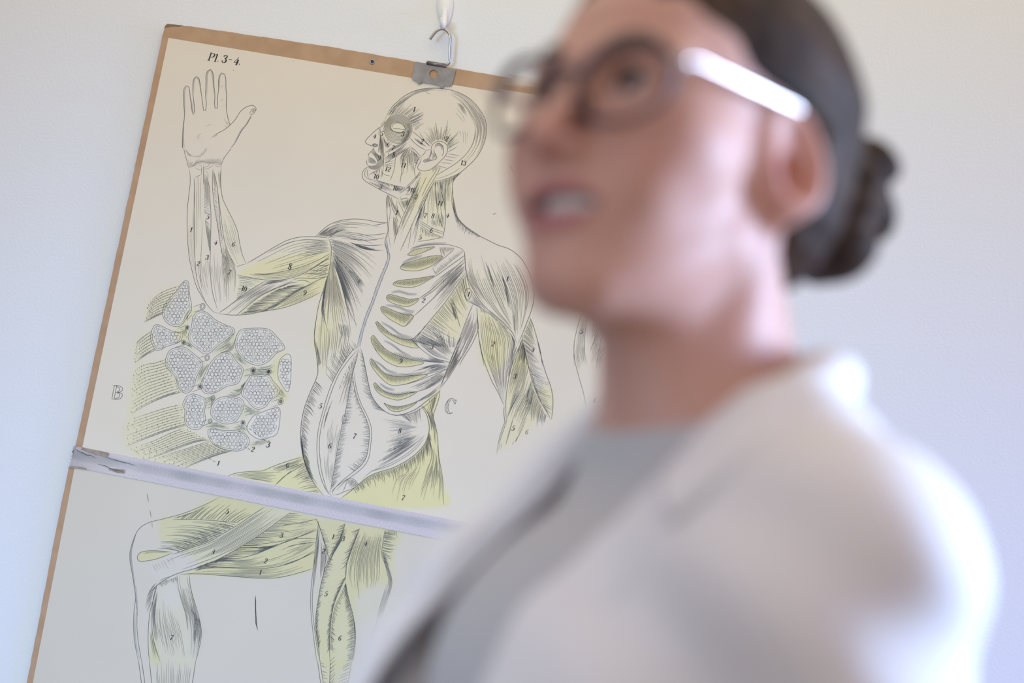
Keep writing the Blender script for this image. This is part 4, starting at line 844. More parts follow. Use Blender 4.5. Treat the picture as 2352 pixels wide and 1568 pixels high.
for k, P in enumerate(BPOLY):
    cl = np.vstack([P, P[:1]])
    bun.stroke(cl, 1.5, 0.5, 0, 0, 0.03); c = P.mean(0)
    TINT.append((P, WHITE, 0.65, 0))
    inn = c + (P-c)*(1-4.2/np.linalg.norm(P-c, axis=1, keepdims=True))
    if k not in (6, 10): bun.stroke(np.vstack([inn, inn[:1]]), 1.1, 0.42, 0, 0, 0.03)
    lim = c + (P-c)*(1-6.6/np.linalg.norm(P-c, axis=1, keepdims=True))
    placed = []
    lo_, hi_ = P.min(0), P.max(0)
    step = 8.6; row = 0
    for y in np.arange(lo_[1], hi_[1], step*0.86):
        row += 1
        for x in np.arange(lo_[0], hi_[0], step):
            q = np.array([[x + (row % 2)*step/2 + R_.uniform(-1, 1), y + R_.uniform(-1, 1)]])
            if inside(lim, q)[0]:
                r = R_.uniform(3.1, 4.2); a = np.linspace(0, 2*PI, 13)
                bun.stroke(q + np.c_[r*np.cos(a), r*np.sin(a)], 1.1, R_.choice((0.34,0.42,0.5,0.62)), 0, 0)
for x, y, r, dk in ((768,285,22,0),(648,450,18,1),(620,567,18,1),(805,685,20,0),(750,912,20,1),(1165,785,22,2),(1285,795,22,2),(850,1003,17,0),(828,1183,17,0),(1085,1195,18,1),(1380,1028,22,1)):
    bun.ellipse('G', x, y, r*0.9, r*1.15, 1.4, 0.6, 0.3); bun.ellipse('G', x, y, r*0.5, r*0.7, 1.4, 0.62, 0.3)
    if dk: bun.ellipse('G', x, y, r*0.25, r*0.35, 3.0 if dk == 1 else 5.0, 0.6 if dk == 1 else 0.85, 0.3)
    bun.lines('G', f'{x-4},{y-r} {x-75},{y-r+26}', f'{x-2},{y+r} {x-75},{y+r+24}', w=1.2, shade=0.5)
STR = [('600,108 460,160 370,230 330,300', '460,340 410,360 360,385 310,410', 9), ('370,465 320,500 270,540 250,570', '400,625 340,655 280,695 225,735', 7), ('478,690 400,715 300,735 225,790', '600,955 480,990 340,1050 190,1135', 13),
       ('612,1040 480,1070 320,1120 170,1170', '640,1215 500,1255 320,1320 150,1385', 9), ('630,1225 520,1265 380,1330 190,1400', '820,1330 700,1350 480,1430 300,1490', 8), ('820,1330 680,1380 520,1430 350,1490', '1000,1415 880,1450 720,1510 560,1580', 11)]
for A, B, n in STR:
    a, b = smooth_path(T('G', A), 60), smooth_path(T('G', B), 60)
    for i in range(n):
        u = (i+0.5)/n; p = a*(1-u)+b*u; s0 = R_.randint(0, 4)
        bun.stroke(p[s0:R_.randint(44, 60):4], 1.3, 0.5, 0.1, 0.6, 0.05)
        for k in range(2, 58, R_.choice((4, 5, 6))):
            if R_.random() < 0.8:
                d = np.array([R_.uniform(1.0, 2.5), R_.uniform(2.5, 4.0)]); bun.stroke(np.array([p[k]-d*0.5, p[k]+d*0.7]), 1.4, 0.45*R_.uniform(0.5, 1.5), 0.2, 0.2)
    bun.stroke(b[::4], 1.6, 0.55, 0.1, 0.5, 0.05)
    bun.fib('G', b-np.array([0, 5.0]), b+np.array([0, 1.0]), 4, 1.4, 0.32, lo=(0,0.2), hi=(0.3,0.9))
for A, B, n in (('690,350 670,380 640,420', '690,300 640,330 600,440', 6), ('1015,480 960,540 880,600 830,650', '1040,520 1020,600 980,640 900,660', 12), ('775,730 740,810 720,880', '820,740 780,800 745,890', 12), ('1090,780 1180,760 1290,745 1350,700', '1080,840 1140,830 1290,820 1360,800', 12),
                ('1040,900 1070,900 1120,840', '960,985 1050,985 1090,920', 12), ('790,1000 830,980 900,960', '790,1090 830,1080 850,1020', 10), ('1090,1040 1150,1080 1200,1095', '1060,1160 1130,1140 1240,1110', 14), ('800,1190 870,1190 950,1210', '780,1240 860,1235 1000,1258', 10), ('1030,1200 1100,1230 1115,1260', '1000,1255 1060,1265 1110,1285', 9),
                ('1380,900 1400,950 1440,980', '1340,1000 1380,1010 1440,1000', 7), ('600,440 640,470 660,520', '540,470 600,480 640,560', 8), ('1035,630 1080,700 1150,740', '1000,660 1060,720 1120,760', 12), ('1130,1400 1200,1380 1330,1320', '1140,1350 1200,1335 1290,1320', 7), ('610,580 660,600 700,640', '600,560 650,560 690,600', 6)):
    bun.fib('G', A, B, n, 1.4, 0.48, lo=(0,0.5), hi=(0.5,1))
    A_, B_ = T('G', A), T('G', B); TINT.append((np.vstack([A_, B_[::-1]]), (0.64,0.60,0.36), 0.75, 4))
for A, B, n in STR: TINT.append((np.vstack([T('G', A), T('G', B)[::-1]]), YEL, 0.42, 12))
tint('G', '690,300 740,300 680,370 640,420 660,520 600,580 540,480 620,410', YEL, 0.5, 5)
tint('G', '1350,640 1450,640 1370,720 1360,850 1400,930 1440,1000 1370,1060 1330,960 1300,820', YEL, 0.5, 5)
tint('G', '350,280 560,150 460,260 460,350 330,400', PALE, 0.45, 14); tint('G', '330,480 380,430 360,560 400,630 260,690', PALE, 0.4, 14)
for s, w in (('1060,1368 1078,1375', 1.5), ('1092,1382 1110,1390', 1.5), ('1122,1396 1138,1404', 1.5), ('1100,1215 1118,1228', 1.6), ('1134,1240 1152,1254', 1.6), ('1168,1266 1186,1280', 1.6), ('1202,1292 1220,1306', 1.6), ('1234,1316 1262,1338', 1.6), ('815,1470 835,1484', 1.5), ('848,1492 870,1500', 1.5)): bun.line('G', s, w, 0.8, 0, 0, 0)
for d, x, y, z in (('1',890,1512,12), ('2',1162,1404,12), ('3',1282,1365,14)): glyphs(bun, 'G', d, x, y, z)

# ---------------------------------------------------------------- lower board: legs
leg = Ink()
leg.lines('J', '770,205 700,245 600,290 500,330 400,360 300,385 220,405 160,435 125,470 100,520 75,590 62,660 68,740 85,830 100,930 108,1000 98,1080 92,1180 95,1280 105,1370 130,1495', '108,1000 118,1100 120,1250 135,1380 155,1495', w=1.6, shade=0.55)
leg.line('J', '112,490 88,560 72,640 76,730 90,820 104,920', 6.0, 0.20, 0.4, 0.4); leg.line('J', '108,900 116,1020 124,1140', 6.0, 0.16, 0.4, 0.4); leg.line('J', '115,480 92,550 78,610', 4, 0.22, 0.4, 0.4)
leg.line('J', '103,1120 103,1250 115,1380 140,1480', 5.0, 0.12, 0.3, 0.3)
SU, SL = '1120,285 1020,350 920,420 800,490 680,560 560,600 450,640 390,658', '1325,325 1220,400 1100,490 960,580 840,650 700,720 560,770 470,795 380,830 300,880 240,930 200,985'
leg.lines('J', SU, SL, w=1.8, shade=0.7)
leg.fib('J', '1120,285 920,420 680,560 390,660 230,760', '1325,325 1100,490 840,650 560,765 280,860', 15, 1.4, 0.58, lo=(0,0.2), hi=(0.5,1.0))
leg.lines('J', '270,880 230,930 205,985', '255,890 215,950 190,1020', '290,870 330,845 380,830', w=1.3, shade=0.5, tb=0.5)
leg.line('J', '395,385 520,383 650,388 780,398 900,408 918,415', 1.6, 0.62)
leg.fan('J', '440,382 560,382 680,388 800,398 905,408', '580,300 740,265 900,260 1010,310 1050,335', 21, 1.7, 0.66, r1=(0.35,1.0), ta=0, bow=-0.03)
leg.fan('J', '380,380 480,360 600,310', '560,330 640,290 700,260', 6, 1.3, 0.5)
leg.fan('J', '905,425 800,490 690,553 560,598 440,640', '330,400 290,470 270,540 240,590 260,620', 30, 1.6, 0.62, r0=(0,0.03), r1=(0.25,0.95), bow=0.06, ta=0)
leg.fan('J', '880,440 760,510 640,572 480,630', '700,420 560,480 450,540 370,590', 24, 1.5, 0.6, r1=(0.4,1.0), ta=0, bow=0.05)
leg.line('J', '395,640 320,632 230,628 150,640 122,672 126,700 150,714 200,706 250,698 330,672 395,645', 1.7, 0.6)
leg.fib('J', '150,650 230,632 310,634 385,640', '160,662 230,645 310,645 380,645', 5, 1.5, 0.34)
leg.fan('J', '230,740 300,715 390,670', '270,800 330,790 430,740', 7, 1.0, 0.4)
leg.lines('J', '1250,430 1380,413 1520,383', '960,590 1100,575 1250,553 1400,515 1530,465', '970,605 1100,600 1220,580 1340,540 1430,500 1525,455', w=1.7, shade=0.7)
leg.fan('J', '1310,335 1210,410 1060,515 910,605 770,688 640,735 560,768', '1490,350 1440,420 1300,540 1220,600 1130,650 1000,700 900,768', 50, 1.5, 0.58, r1=(0.3,1.0), ta=0, bow=-0.04)
leg.fib('J', '960,600 1100,600 1250,570 1350,530', '940,650 1050,650 1150,615 1250,580', 10, 1.6, 0.6, lo=(0,0.5), hi=(0.5,1)); leg.fib('J', '1330,345 1400,370 1520,385', '1100,570 1300,540 1530,460', 8, 1.2, 0.42, lo=(0.2,0.6))
leg.fib('J', '1040,605 1130,600 1220,585', '1060,640 1120,625 1200,598', 6, 2.2, 0.66)
leg.lines('J', '770,685 860,690 950,682 1080,642 1220,582 1340,540 1450,530 1526,537', '560,775 700,763 850,763 1000,768 1130,765 1250,745 1380,700 1522,618', '450,815 560,808 700,815 850,828 1000,840 1120,845 1230,838 1350,812 1502,768', '1300,595 1400,575 1515,562', '1250,745 1400,690 1520,635', w=1.8, shade=0.72)
leg.fib('J', '640,740 800,700 1000,690 1250,590 1440,535', '600,770 850,765 1130,765 1300,730 1515,630', 11, 1.3, 0.54, lo=(0,0.35), hi=(0.5,1.0))
leg.fib('J', '1200,620 1300,570 1420,545 1520,540', '1180,740 1300,700 1420,640 1520,570', 8, 1.4, 0.54, lo=(0.1,0.6), hi=(0.9,1))
leg.fib('J', '520,795 800,770 1050,770 1250,750 1515,640', '560,808 800,824 1050,840 1250,830 1500,765', 9, 1.4, 0.56, lo=(0,0.4), hi=(0.6,1))
leg.lines('J', '1540,395 1530,520 1520,640 1498,775', w=1.6, shade=0.62)
leg.fib('J', '540,780 640,745 740,730', '560,795 660,770 760,765', 5, 1.6, 0.6)
tint('J', '300,385 500,330 770,205 1120,285 1330,325 1540,390 1530,520 1500,770 1230,838 1120,845 850,828 450,815 600,760 560,690 420,600 300,520', YEL, 0.7, 7)
tint('J', '300,400 400,370 900,410 680,555 440,640 300,560', PALE, 0.35, 20); tint('J', '125,690 150,640 230,628 320,632 395,642 330,672 250,698 160,714 126,700', YEL, 0.72, 0)
tint('J', '1120,290 920,420 560,600 390,660 200,770 300,870 560,768 840,650 1100,490 1320,325', WHITE, 0.35, 8)
CI = '435,820 440,910 470,1030 500,1130 515,1250 522,1350 515,1490'
leg.lines('J', '275,895 255,960 240,1050 235,1150 238,1250 255,1350 285,1450 300,1495', '530,815 535,900 560,1000 590,1100 615,1200 623,1280 610,1370 580,1495', '275,900 250,1000 222,1100 210,1200 205,1300 207,1400 215,1495', w=1.6, shade=0.62)
leg.line('J', '435,820 440,910 470,1030 500,1130 515,1250', 1.4, 0.52)
leg.fib('J', CI, '530,815 540,900 590,1100 615,1200 620,1290 600,1400 580,1490', 16, 1.4, 0.5, lo=(0,0.4), hi=(0.5,1)); leg.fib('J', '520,1060 560,1130 560,1250 560,1400', '585,1090 615,1200 618,1300 590,1430', 11, 1.4, 0.5)
leg.fib('J', '270,950 248,1100 250,1250 310,1490', '400,950 420,1100 470,1250 510,1490', 20, 1.2, 0.42, lo=(0.1,0.6), hi=(0.7,1.0)); leg.fib('J', '260,960 240,1080 240,1200 260,1350', '300,900 275,1000 262,1150 275,1350', 7, 1.3, 0.48)
leg.fan('J', '285,885 330,862 380,848 430,828', '310,920 350,900 390,890 440,880', 22, 1.4, 0.42); leg.fan('J', '270,900 245,960 230,1040', '190,1020 180,1070 200,1130', 9, 1.3, 0.46, bow=0.05)
leg.fib('J', '215,1250 225,1350 250,1490', '240,1250 262,1380 300,1490', 4, 1.2, 0.4)
tint('J', '300,885 430,830 530,815 560,1000 622,1280 580,1500 300,1500 240,1250 250,1000', PALE, 0.5, 10); tint('J', '225,1260 240,1260 300,1495 222,1495', YEL, 0.6, 4); tint('J', '320,900 430,850 460,1030 400,1100 310,1060', WHITE, 0.6, 22)
tint('J', '560,1060 610,1180 620,1300 585,1450 550,1450 560,1250', GREY, 0.30, 14)
for d, x, y in (('5',826,320),('4',719,632),('3',1250,507),('2',1126,709),('1',1083,797),('7',390,1308)): glyphs(leg, 'J', d, x, y, 11.8)
leg.lines('K', '470,370 450,500 430,700 410,870 405,1000 410,1120 430,1300 455,1492', '482,385 460,560 440,720 425,870 418,1000 425,1120 450,1330 480,1492', w=1.5, shade=0.6)
leg.fib('K', '470,380 450,560 430,740 415,900', '490,420 470,600 450,760 430,900', 5, 1.2, 0.46)
leg.line('K', '445,318 470,370 500,460 530,550 545,620 556,655', 2.0, 0.76)
leg.lines('K', '690,355 660,450 635,520 610,570', '500,470 525,560 540,680', w=1.5, shade=0.62)
leg.fan('K', '690,360 660,460 620,545 575,620', '600,400 580,470 560,560 545,640', 24, 1.5, 0.62, r1=(0.35,1.0), ta=0); leg.fan('K', '480,400 520,520 545,610', '560,430 575,500 575,590', 20, 1.2, 0.48, r1=(0.3,0.9))
leg.fib('K', '485,480 485,620 480,760 490,830', '520,550 535,650 525,730 500,830', 7, 1.5, 0.58)
L5, R5 = '690,357 640,490 570,620 520,740 485,880 465,1000 448,1120 450,1250 470,1380 482,1492', '810,395 770,500 730,610 700,700 690,800 650,890 600,1010 575,1130 565,1250 560,1380 565,1492'
leg.lines('K', L5, R5, w=1.8, shade=0.72)
leg.fib('K', '680,380 620,530 550,680 490,860', '730,360 660,500 580,640 500,830', 9, 1.6, 0.58, hi=(0.5,1)); leg.fan('K', '805,400 765,510 725,620 698,710', '740,420 690,560 650,680 640,770', 24, 1.6, 0.62, r1=(0.3,1), ta=0, bow=-0.05)
leg.fan('K', '560,640 510,780 480,900 464,1010 450,1120 450,1250 470,1390', '610,660 560,790 520,900 500,980 480,1080 470,1180 490,1330', 60, 1.6, 0.6, r1=(0.4,1), ta=0)
leg.fan('K', '690,800 650,895 602,1010 576,1130 566,1250 562,1380', '640,840 600,940 560,1060 540,1180 530,1310 535,1440', 52, 1.6, 0.6, r0=(-0.02,0.05), r1=(0.4,1), ta=0); 
leg.lines('K', '690,830 705,930 730,1030 755,1130 766,1250 760,1370 740,1492', '762,1160 772,1260 768,1370 748,1492', w=1.8, shade=0.7)
leg.fan('K', '688,850 655,930 606,1030 580,1140 570,1260 564,1390', '700,880 680,980 640,1080 620,1200 620,1320 620,1440', 50, 1.6, 0.62, r1=(0.3,0.9), ta=0); leg.fan('K', '692,850 708,940 732,1040 756,1140 766,1250 760,1370 742,1480', '670,920 680,1010 690,1100 700,1200 695,1310 690,1420 690,1492', 66, 1.7, 0.64, r1=(0.4,1.0), ta=0)
leg.lines('K', '810,395 760,510 720,620 695,730 690,830', '1015,412 995,520 988,620 1020,715 1036,800', w=1.6, shade=0.66)
leg.fib('K', '800,430 740,580 705,720 700,840 730,1000 780,1190', '1010,440 990,560 985,680 985,760 960,860 930,960', 24, 1.5, 0.6, lo=(0.0,0.12), hi=(0.45,0.85)); leg.fib('K', '990,560 1010,680 1040,790 1020,950', '1010,620 1050,740 1075,850 1050,980', 8, 1.4, 0.4)
leg.fib('K', '1010,720 1030,820 990,960 890,1290', '1060,760 1070,870 1030,1010 930,1290', 9, 1.3, 0.34, lo=(0,0.4), hi=(0.6,1)); leg.lines('K', '950,1150 900,1290 850,1450', '960,1170 890,1350', w=1.1, shade=0.3, tb=0.6)
leg.fan('K', '1012,430 996,520 990,610 1010,680', '1150,430 1130,510 1090,620 1075,720', 24, 1.7, 0.62, r1=(0.4,1), ta=0, bow=0.06); leg.fan('K', '1015,415 1060,415 1110,425', '1010,540 1060,500 1120,490', 9, 1.4, 0.5)
tint('K', '445,318 690,350 1140,430 1090,560 1080,760 1070,850 1030,900 985,860 870,900 780,1000 765,1250 745,1492 480,1492 448,1120 485,880 545,660', YEL, 0.66, 8)
tint('K', '540,800 660,560 690,620 600,900 520,1180 480,1250 470,1050', PALE, 0.4, 16); tint('K', '640,1080 700,1000 740,1250 700,1492 600,1492 610,1250', PALE, 0.4, 14)
tint('K', '780,1000 985,860 1010,960 930,1100 800,1180', PALE, 0.5, 20)
for d, x, y in (('1',587,471),('2',510,590),('3',671,487),('4',857,524),('5',532,937),('6',646,1300)): glyphs(leg, 'K', d, x, y, 12)
# the legs run on below the edge of the picture
leg.lines('P', '318,1515 326,1580 330,1660', '325,1515 334,1580 338,1660', '343,1515 350,1580 362,1660', '450,1515 440,1580 425,1660', '729,1515 738,1580 748,1660', '735,1515 744,1580 754,1660', '759,1515 757,1580 756,1660', '808,1515 797,1580 780,1660', w=1.7, shade=0.62)
leg.fib('P', '350,1515 356,1580 368,1660', '446,1515 436,1580 420,1660', 20, 1.3, 0.45); leg.fan('P', '736,1515 746,1580 756,1650', '750,1520 756,1585 760,1650', 14, 1.6, 0.6); leg.fan('P', '806,1515 796,1580 780,1650', '780,1530 772,1590 768,1650', 18, 1.6, 0.62, ta=0)
leg.fan('P', '759,1515 757,1580 756,1650', '776,1500 772,1565 768,1630', 16, 1.6, 0.6, ta=0)
tint('P', '342,1514 449,1514 440,1580 425,1660 362,1660 350,1580', PALE, 0.28, 8); tint('P', '735,1518 806,1518 797,1580 780,1660 752,1660 742,1580', YEL, 0.5, 3)
# the old scratch and creases in the lower sheet
MARKS = []
def mark(name, sheet, *strokes):
    k = Ink(); MARKS.append((k, name, sheet))
    for vw, s, w, sh, wob in strokes: k.line(vw, s, w, sh, 0.15, 0.15, wob)
mark('scratch', 'lower', ('J', '1047,980 1048,1060 1050,1140 1052,1200 1057,1210 1063,1250', 3.4, 0.9, 0.3), ('J', '1052,1130 1054,1190 1060,1240', 2.2, 0.7, 0.4), ('J', '1046,1000 1049,1050', 2.2, 0.62, 0.4))
mark('crease', 'lower', ('J', '197,180 203,215 210,250', 2.2, 0.45, 0.1)); mark('crease', 'lower', ('J', '220,310 225,340 230,370', 2.0, 0.42, 0.1)); mark('crease', 'lower', ('J', '232,390 236,420 240,450', 1.6, 0.35, 0.1))
mark('scratch', 'upper', ('D', '1932,1030 1960,1085 2005,1150', 1.9, 0.6, 0.05)); mark('ink_fleck', 'upper', ('P', '1131,493 1140,489', 3.0, 0.3, 0)); mark('scratch', 'upper', ('B', '1190,880 1215,910 1250,915', 1.6, 0.4, 0.05))
for s in ('972,633 978,637', '1687,521 1693,524'): mark('ink_fleck', 'upper', ('A', s, 3.2, 0.5, 0))

# ---------------------------------------------------------------- the two printed sheets
PAPER = np.array([0.762, 0.658, 0.502])
m_sheet, _as = attr_mat('aged_paper', 'print', 0.55)
_n = node(m_sheet, 'ShaderNodeTexNoise', Scale=7.0, Detail=5.0); _tc = node(m_sheet, 'ShaderNodeTexCoord')
link(m_sheet, _tc.outputs['Object'], _n.inputs['Vector'])
_mr = node(m_sheet, 'ShaderNodeMapRange'); _mr.inputs['To Min'].default_value = 0.955; _mr.inputs['To Max'].default_value = 1.045
link(m_sheet, _n.outputs['Fac'], _mr.inputs['Value'])
_mx = node(m_sheet, 'ShaderNodeMix'); _mx.data_type = 'RGBA'; _mx.blend_type = 'MULTIPLY'; _mx.inputs['Factor'].default_value = 1.0
link(m_sheet, _as.outputs['Color'], _mx.inputs['A']); link(m_sheet, _mr.outputs['Result'], _mx.inputs['B']); link(m_sheet, _mx.outputs['Result'], bsdf(m_sheet).inputs['Base Color'])
def blur1(a, r):
    if r < 1: return a
    k = np.ones(2*r+1)/(2*r+1)
    for ax in (0, 1):
        a = np.apply_along_axis(lambda v: np.convolve(np.pad(v, r, 'edge'), k, 'valid'), ax, a)
    return a
def sheet_grid(name, x0, x1, y0, y1, skew, cell, parent, col_scale=1.0):
    nx, ny = int((x1-x0)/cell)+1, int((y1-y0)/cell)+1
    gx, gy = np.meshgrid(np.linspace(x0, x1, nx), np.linspace(y0, y1, ny))
    sx = gx + skew(gy)*(1-(gx-x0)/(x1-x0))
    S = np.c_[sx.ravel(), gy.ravel()]; G = to_grid(S)
    col = np.tile(PAPER, (nx*ny, 1)); px = cell*1570
    for P, c, k, feather in TINT:
        Pp = smooth_path(np.vstack([P, P[:1]]), 6*len(P))[:-1]
        lo, hi = Pp.min(0)-feather*3-6, Pp.max(0)+feather*3+6
        # work on the rows and columns the area covers
        m2 = ((G[:, 0] > lo[0]) & (G[:, 0] < hi[0]) & (G[:, 1] > lo[1]) & (G[:, 1] < hi[1])).reshape(ny, nx)
        r, q = np.where(m2.any(1))[0], np.where(m2.any(0))[0]
        if len(r) == 0 or len(q) == 0: continue
        sl = (slice(r[0], r[-1]+1), slice(q[0], q[-1]+1)); idx = np.arange(nx*ny).reshape(ny, nx)[sl]
        msk = inside(Pp, G[idx.ravel()]).astype(float).reshape(idx.shape)
        if feather: msk = blur1(blur1(msk, max(1, int(round(feather/px*0.6)))), max(1, int(round(feather/px*0.6))))
        a = (msk*k).ravel()[:, None]
        col[idx.ravel()] = col[idx.ravel()]*(1-a) + np.array(c)*a
    V = on_sheet(S, 0.00012)
    i = np.arange((nx-1)*(ny-1)); r, c = i//(nx-1), i % (nx-1); b = r*nx+c
    F = np.c_[b, b+1, b+nx+1, b+nx]
    me = bpy.data.meshes.new(name); me.vertices.add(len(V)); me.vertices.foreach_set('co', V.ravel())
    me.loops.add(F.size); me.loops.foreach_set('vertex_index', F.ravel().astype(np.int32))
    me.polygons.add(len(F)); me.polygons.foreach_set('loop_start', (np.arange(len(F))*4).astype(np.int32)); me.update(calc_edges=True)
    me.materials.append(m_sheet); o = bpy.data.objects.new(name, me); COL.objects.link(o); o.parent = parent
    ca = me.color_attributes.new('print', 'FLOAT_COLOR', 'POINT'); ca.data.foreach_set('color', np.c_[col*col_scale, np.ones(len(col))].astype(np.float32).ravel())
    return o
upper_sheet = sheet_grid('printed_sheet', 0.0, 0.805, 0.0, 0.6195, lambda y: -0.0095*np.clip(y/0.62, 0, 1), 0.0019, upper)
lower_sheet = sheet_grid('printed_sheet', -0.0150, 0.815, 0.6475, 1.24, lambda y: 0.001*(y-0.65), 0.0019, lower, 0.88)  # lower sheet's colour multiplied evenly darker
for ink, nm, par in ((ttl, 'plate_title', upper_sheet), (ltr, 'section_letter', upper_sheet), (ltr2, 'section_letter', upper_sheet), (arm, 'printed_forearm', upper_sheet), (tor, 'printed_torso', upper_sheet), (far, 'printed_second_arm', upper_sheet),
                     (hd, 'printed_head', upper_sheet), (bun, 'printed_fibre_bundle', upper_sheet), (leg, 'printed_legs', lower_sheet)) + tuple((k, nm, upper_sheet if sh == 'upper' else lower_sheet) for k, nm, sh in MARKS):
    o = ink.build(nm, par, m_ink)
    o.parent = par.parent
# ------------------------------------------------------------------ sculpting with distance fields
def f_sph(p, c, r): return np.sqrt((p[0]-c[0])**2+(p[1]-c[1])**2+(p[2]-c[2])**2)-r
def f_ell(p, c, r, rot=None):
    q = [p[i]-c[i] for i in range(3)]
    if rot is not None: q = [rot[0][i]*q[0]+rot[1][i]*q[1]+rot[2][i]*q[2] for i in range(3)]
    k0 = np.sqrt((q[0]/r[0])**2+(q[1]/r[1])**2+(q[2]/r[2])**2)+1e-9
    k1 = np.sqrt((q[0]/r[0]**2)**2+(q[1]/r[1]**2)**2+(q[2]/r[2]**2)**2)+1e-9
    return k0*(k0-1)/k1
def f_cap(p, a, b, ra, rb=None):
    rb = ra if rb is None else rb
    a = np.asarray(a, float); b = np.asarray(b, float); d = b-a; L = d @ d
    t = np.clip(((p[0]-a[0])*d[0]+(p[1]-a[1])*d[1]+(p[2]-a[2])*d[2])/L, 0, 1)
    return np.sqrt((p[0]-a[0]-t*d[0])**2+(p[1]-a[1]-t*d[1])**2+(p[2]-a[2]-t*d[2])**2)-(ra+(rb-ra)*t)
def smin(a, b, k):
    h = np.clip(0.5+0.5*(b-a)/k, 0, 1); return b*(1-h)+a*h-k*h*(1-h)
def smax(a, b, k): return -smin(-a, -b, k)
def surface_nets(fn, xs, ys, zs):
    X, Y, Z = np.meshgrid(xs, ys, zs, indexing='ij')
    D = fn((X, Y, Z)).astype(np.float32); S = D < 0
    nx, ny, nz = D.shape; ncell = (nx-1, ny-1, nz-1)
    acc = np.zeros(ncell+(3,), np.float32); cnt = np.zeros(ncell, np.float32)
    G = (xs.astype(np.float32), ys.astype(np.float32), zs.astype(np.float32))
    crosses = []
    for ax in range(3):
        sl0 = [slice(None)]*3; sl1 = [slice(None)]*3; sl0[ax] = slice(0, -1); sl1[ax] = slice(1, None)
        d0, d1 = D[tuple(sl0)], D[tuple(sl1)]; cr = (d0 < 0) != (d1 < 0); crosses.append(cr)
        I = np.argwhere(cr); t = d0[cr]/(d0[cr]-d1[cr])
        P = np.stack([G[k][I[:, k]] for k in range(3)], 1)
        P[:, ax] += t*(G[ax][I[:, ax]+1]-G[ax][I[:, ax]])
        o = [k for k in range(3) if k != ax]
        for da in (0, 1):
            for db in (0, 1):
                J = I.copy(); J[:, o[0]] -= da; J[:, o[1]] -= db
                ok = (J >= 0).all(1) & (J < np.array(ncell)).all(1)
                np.add.at(acc, tuple(J[ok].T), P[ok]); np.add.at(cnt, tuple(J[ok].T), 1)
    act = cnt > 0; idx = -np.ones(ncell, np.int64); idx[act] = np.arange(act.sum())
    V = acc[act]/cnt[act][:, None]
    Q = []
    for ax in range(3):
        I = np.argwhere(crosses[ax]); o = [(ax+1) % 3, (ax+2) % 3]
        ok = (I[:, o[0]] > 0) & (I[:, o[1]] > 0) & (I[:, o[0]] < ncell[o[0]]) & (I[:, o[1]] < ncell[o[1]]); I = I[ok]
        def cell(a, b):
            J = I.copy(); J[:, o[0]] -= a; J[:, o[1]] -= b; return idx[tuple(J.T)]
        q = np.stack([cell(1, 1), cell(0, 1), cell(0, 0), cell(1, 0)], 1)
        fl = ~S[tuple(I.T)]; q[fl] = q[fl][:, ::-1]; Q.append(q)
    return V, np.vstack(Q)
def relax(V, F, n, lam=0.5):
    e = np.vstack([F[:, [0, 1]], F[:, [1, 2]], F[:, [2, 3]], F[:, [3, 0]]]); e = np.unique(np.sort(e, 1), axis=0)
    for it in range(n):
        s = np.zeros_like(V); c = np.zeros(len(V), np.float32)
        np.add.at(s, e[:, 0], V[e[:, 1]]); np.add.at(s, e[:, 1], V[e[:, 0]]); np.add.at(c, e[:, 0], 1); np.add.at(c, e[:, 1], 1)
        m = s/np.maximum(c, 1)[:, None]; V = V + (m-V)*(lam if it % 2 == 0 else -lam*0.95)
    return V
def net_obj(name, V, F, material, parent, matidx=None):
    me = bpy.data.meshes.new(name); V = np.asarray(V, np.float64); F = np.asarray(F)
    me.vertices.add(len(V)); me.vertices.foreach_set('co', V.ravel())
    me.loops.add(F.size); me.loops.foreach_set('vertex_index', F.ravel().astype(np.int32))
    me.polygons.add(len(F)); me.polygons.foreach_set('loop_start', (np.arange(len(F))*4).astype(np.int32))
    me.update(calc_edges=True); me.polygons.foreach_set('use_smooth', np.ones(len(F), bool))
    for m in (material if isinstance(material, (list, tuple)) else [material]): me.materials.append(m)
    if matidx is not None: me.polygons.foreach_set('material_index', matidx.astype(np.int32))
    o = bpy.data.objects.new(name, me); COL.objects.link(o)
    if parent is not None: o.parent = parent
    return o

# ------------------------------------------------------------------ where she stands
# body axes: +x her left, -y the way her chest faces, +z up, origin between the shoulders
BY = math.radians(-68.0) + PAN
SHO = cam_point(0.112, 1.175, -0.100)
Bm = Matrix.Translation(SHO) @ Matrix.Rotation(BY, 4, 'Z')
# head axes: same sense, origin between the ear canals
hc, hs = math.cos, math.sin
def head_rot(y, p, r): return Matrix.Rotation(y, 3, 'Z') @ Matrix.Rotation(p, 3, 'X') @ Matrix.Rotation(r, 3, 'Y')
Hcam = head_rot(math.radians(-40.98), math.radians(-13.7), math.radians(-1.7))
to_cam_axes = Matrix(((1,0,0),(0,0,1),(0,-1,0)))     # x right,y fwd,z up -> blender camera axes
Hw = (CAM_M.to_3x3() @ to_cam_axes @ Hcam).to_4x4(); Hw.translation = cam_point(0.0971, 1.1944, 0.1033)
HB = np.array(Bm.inverted() @ Hw)                      # head -> body
BH = np.linalg.inv(HB)
def h2b(v): return (HB @ np.r_[np.asarray(v, float), 1.0])[:3]
FLOOR_B = -SHO.z

person = empty('person', (SHO.x, SHO.y, 0.0)); person.rotation_euler = (0, 0, BY)
tag(person, 'woman in glasses and a white coat with a hair bun, smiling, turned to the left', 'person')
def body_to_person(V): V = np.array(V, float); V[:, 2] -= FLOOR_B; return V

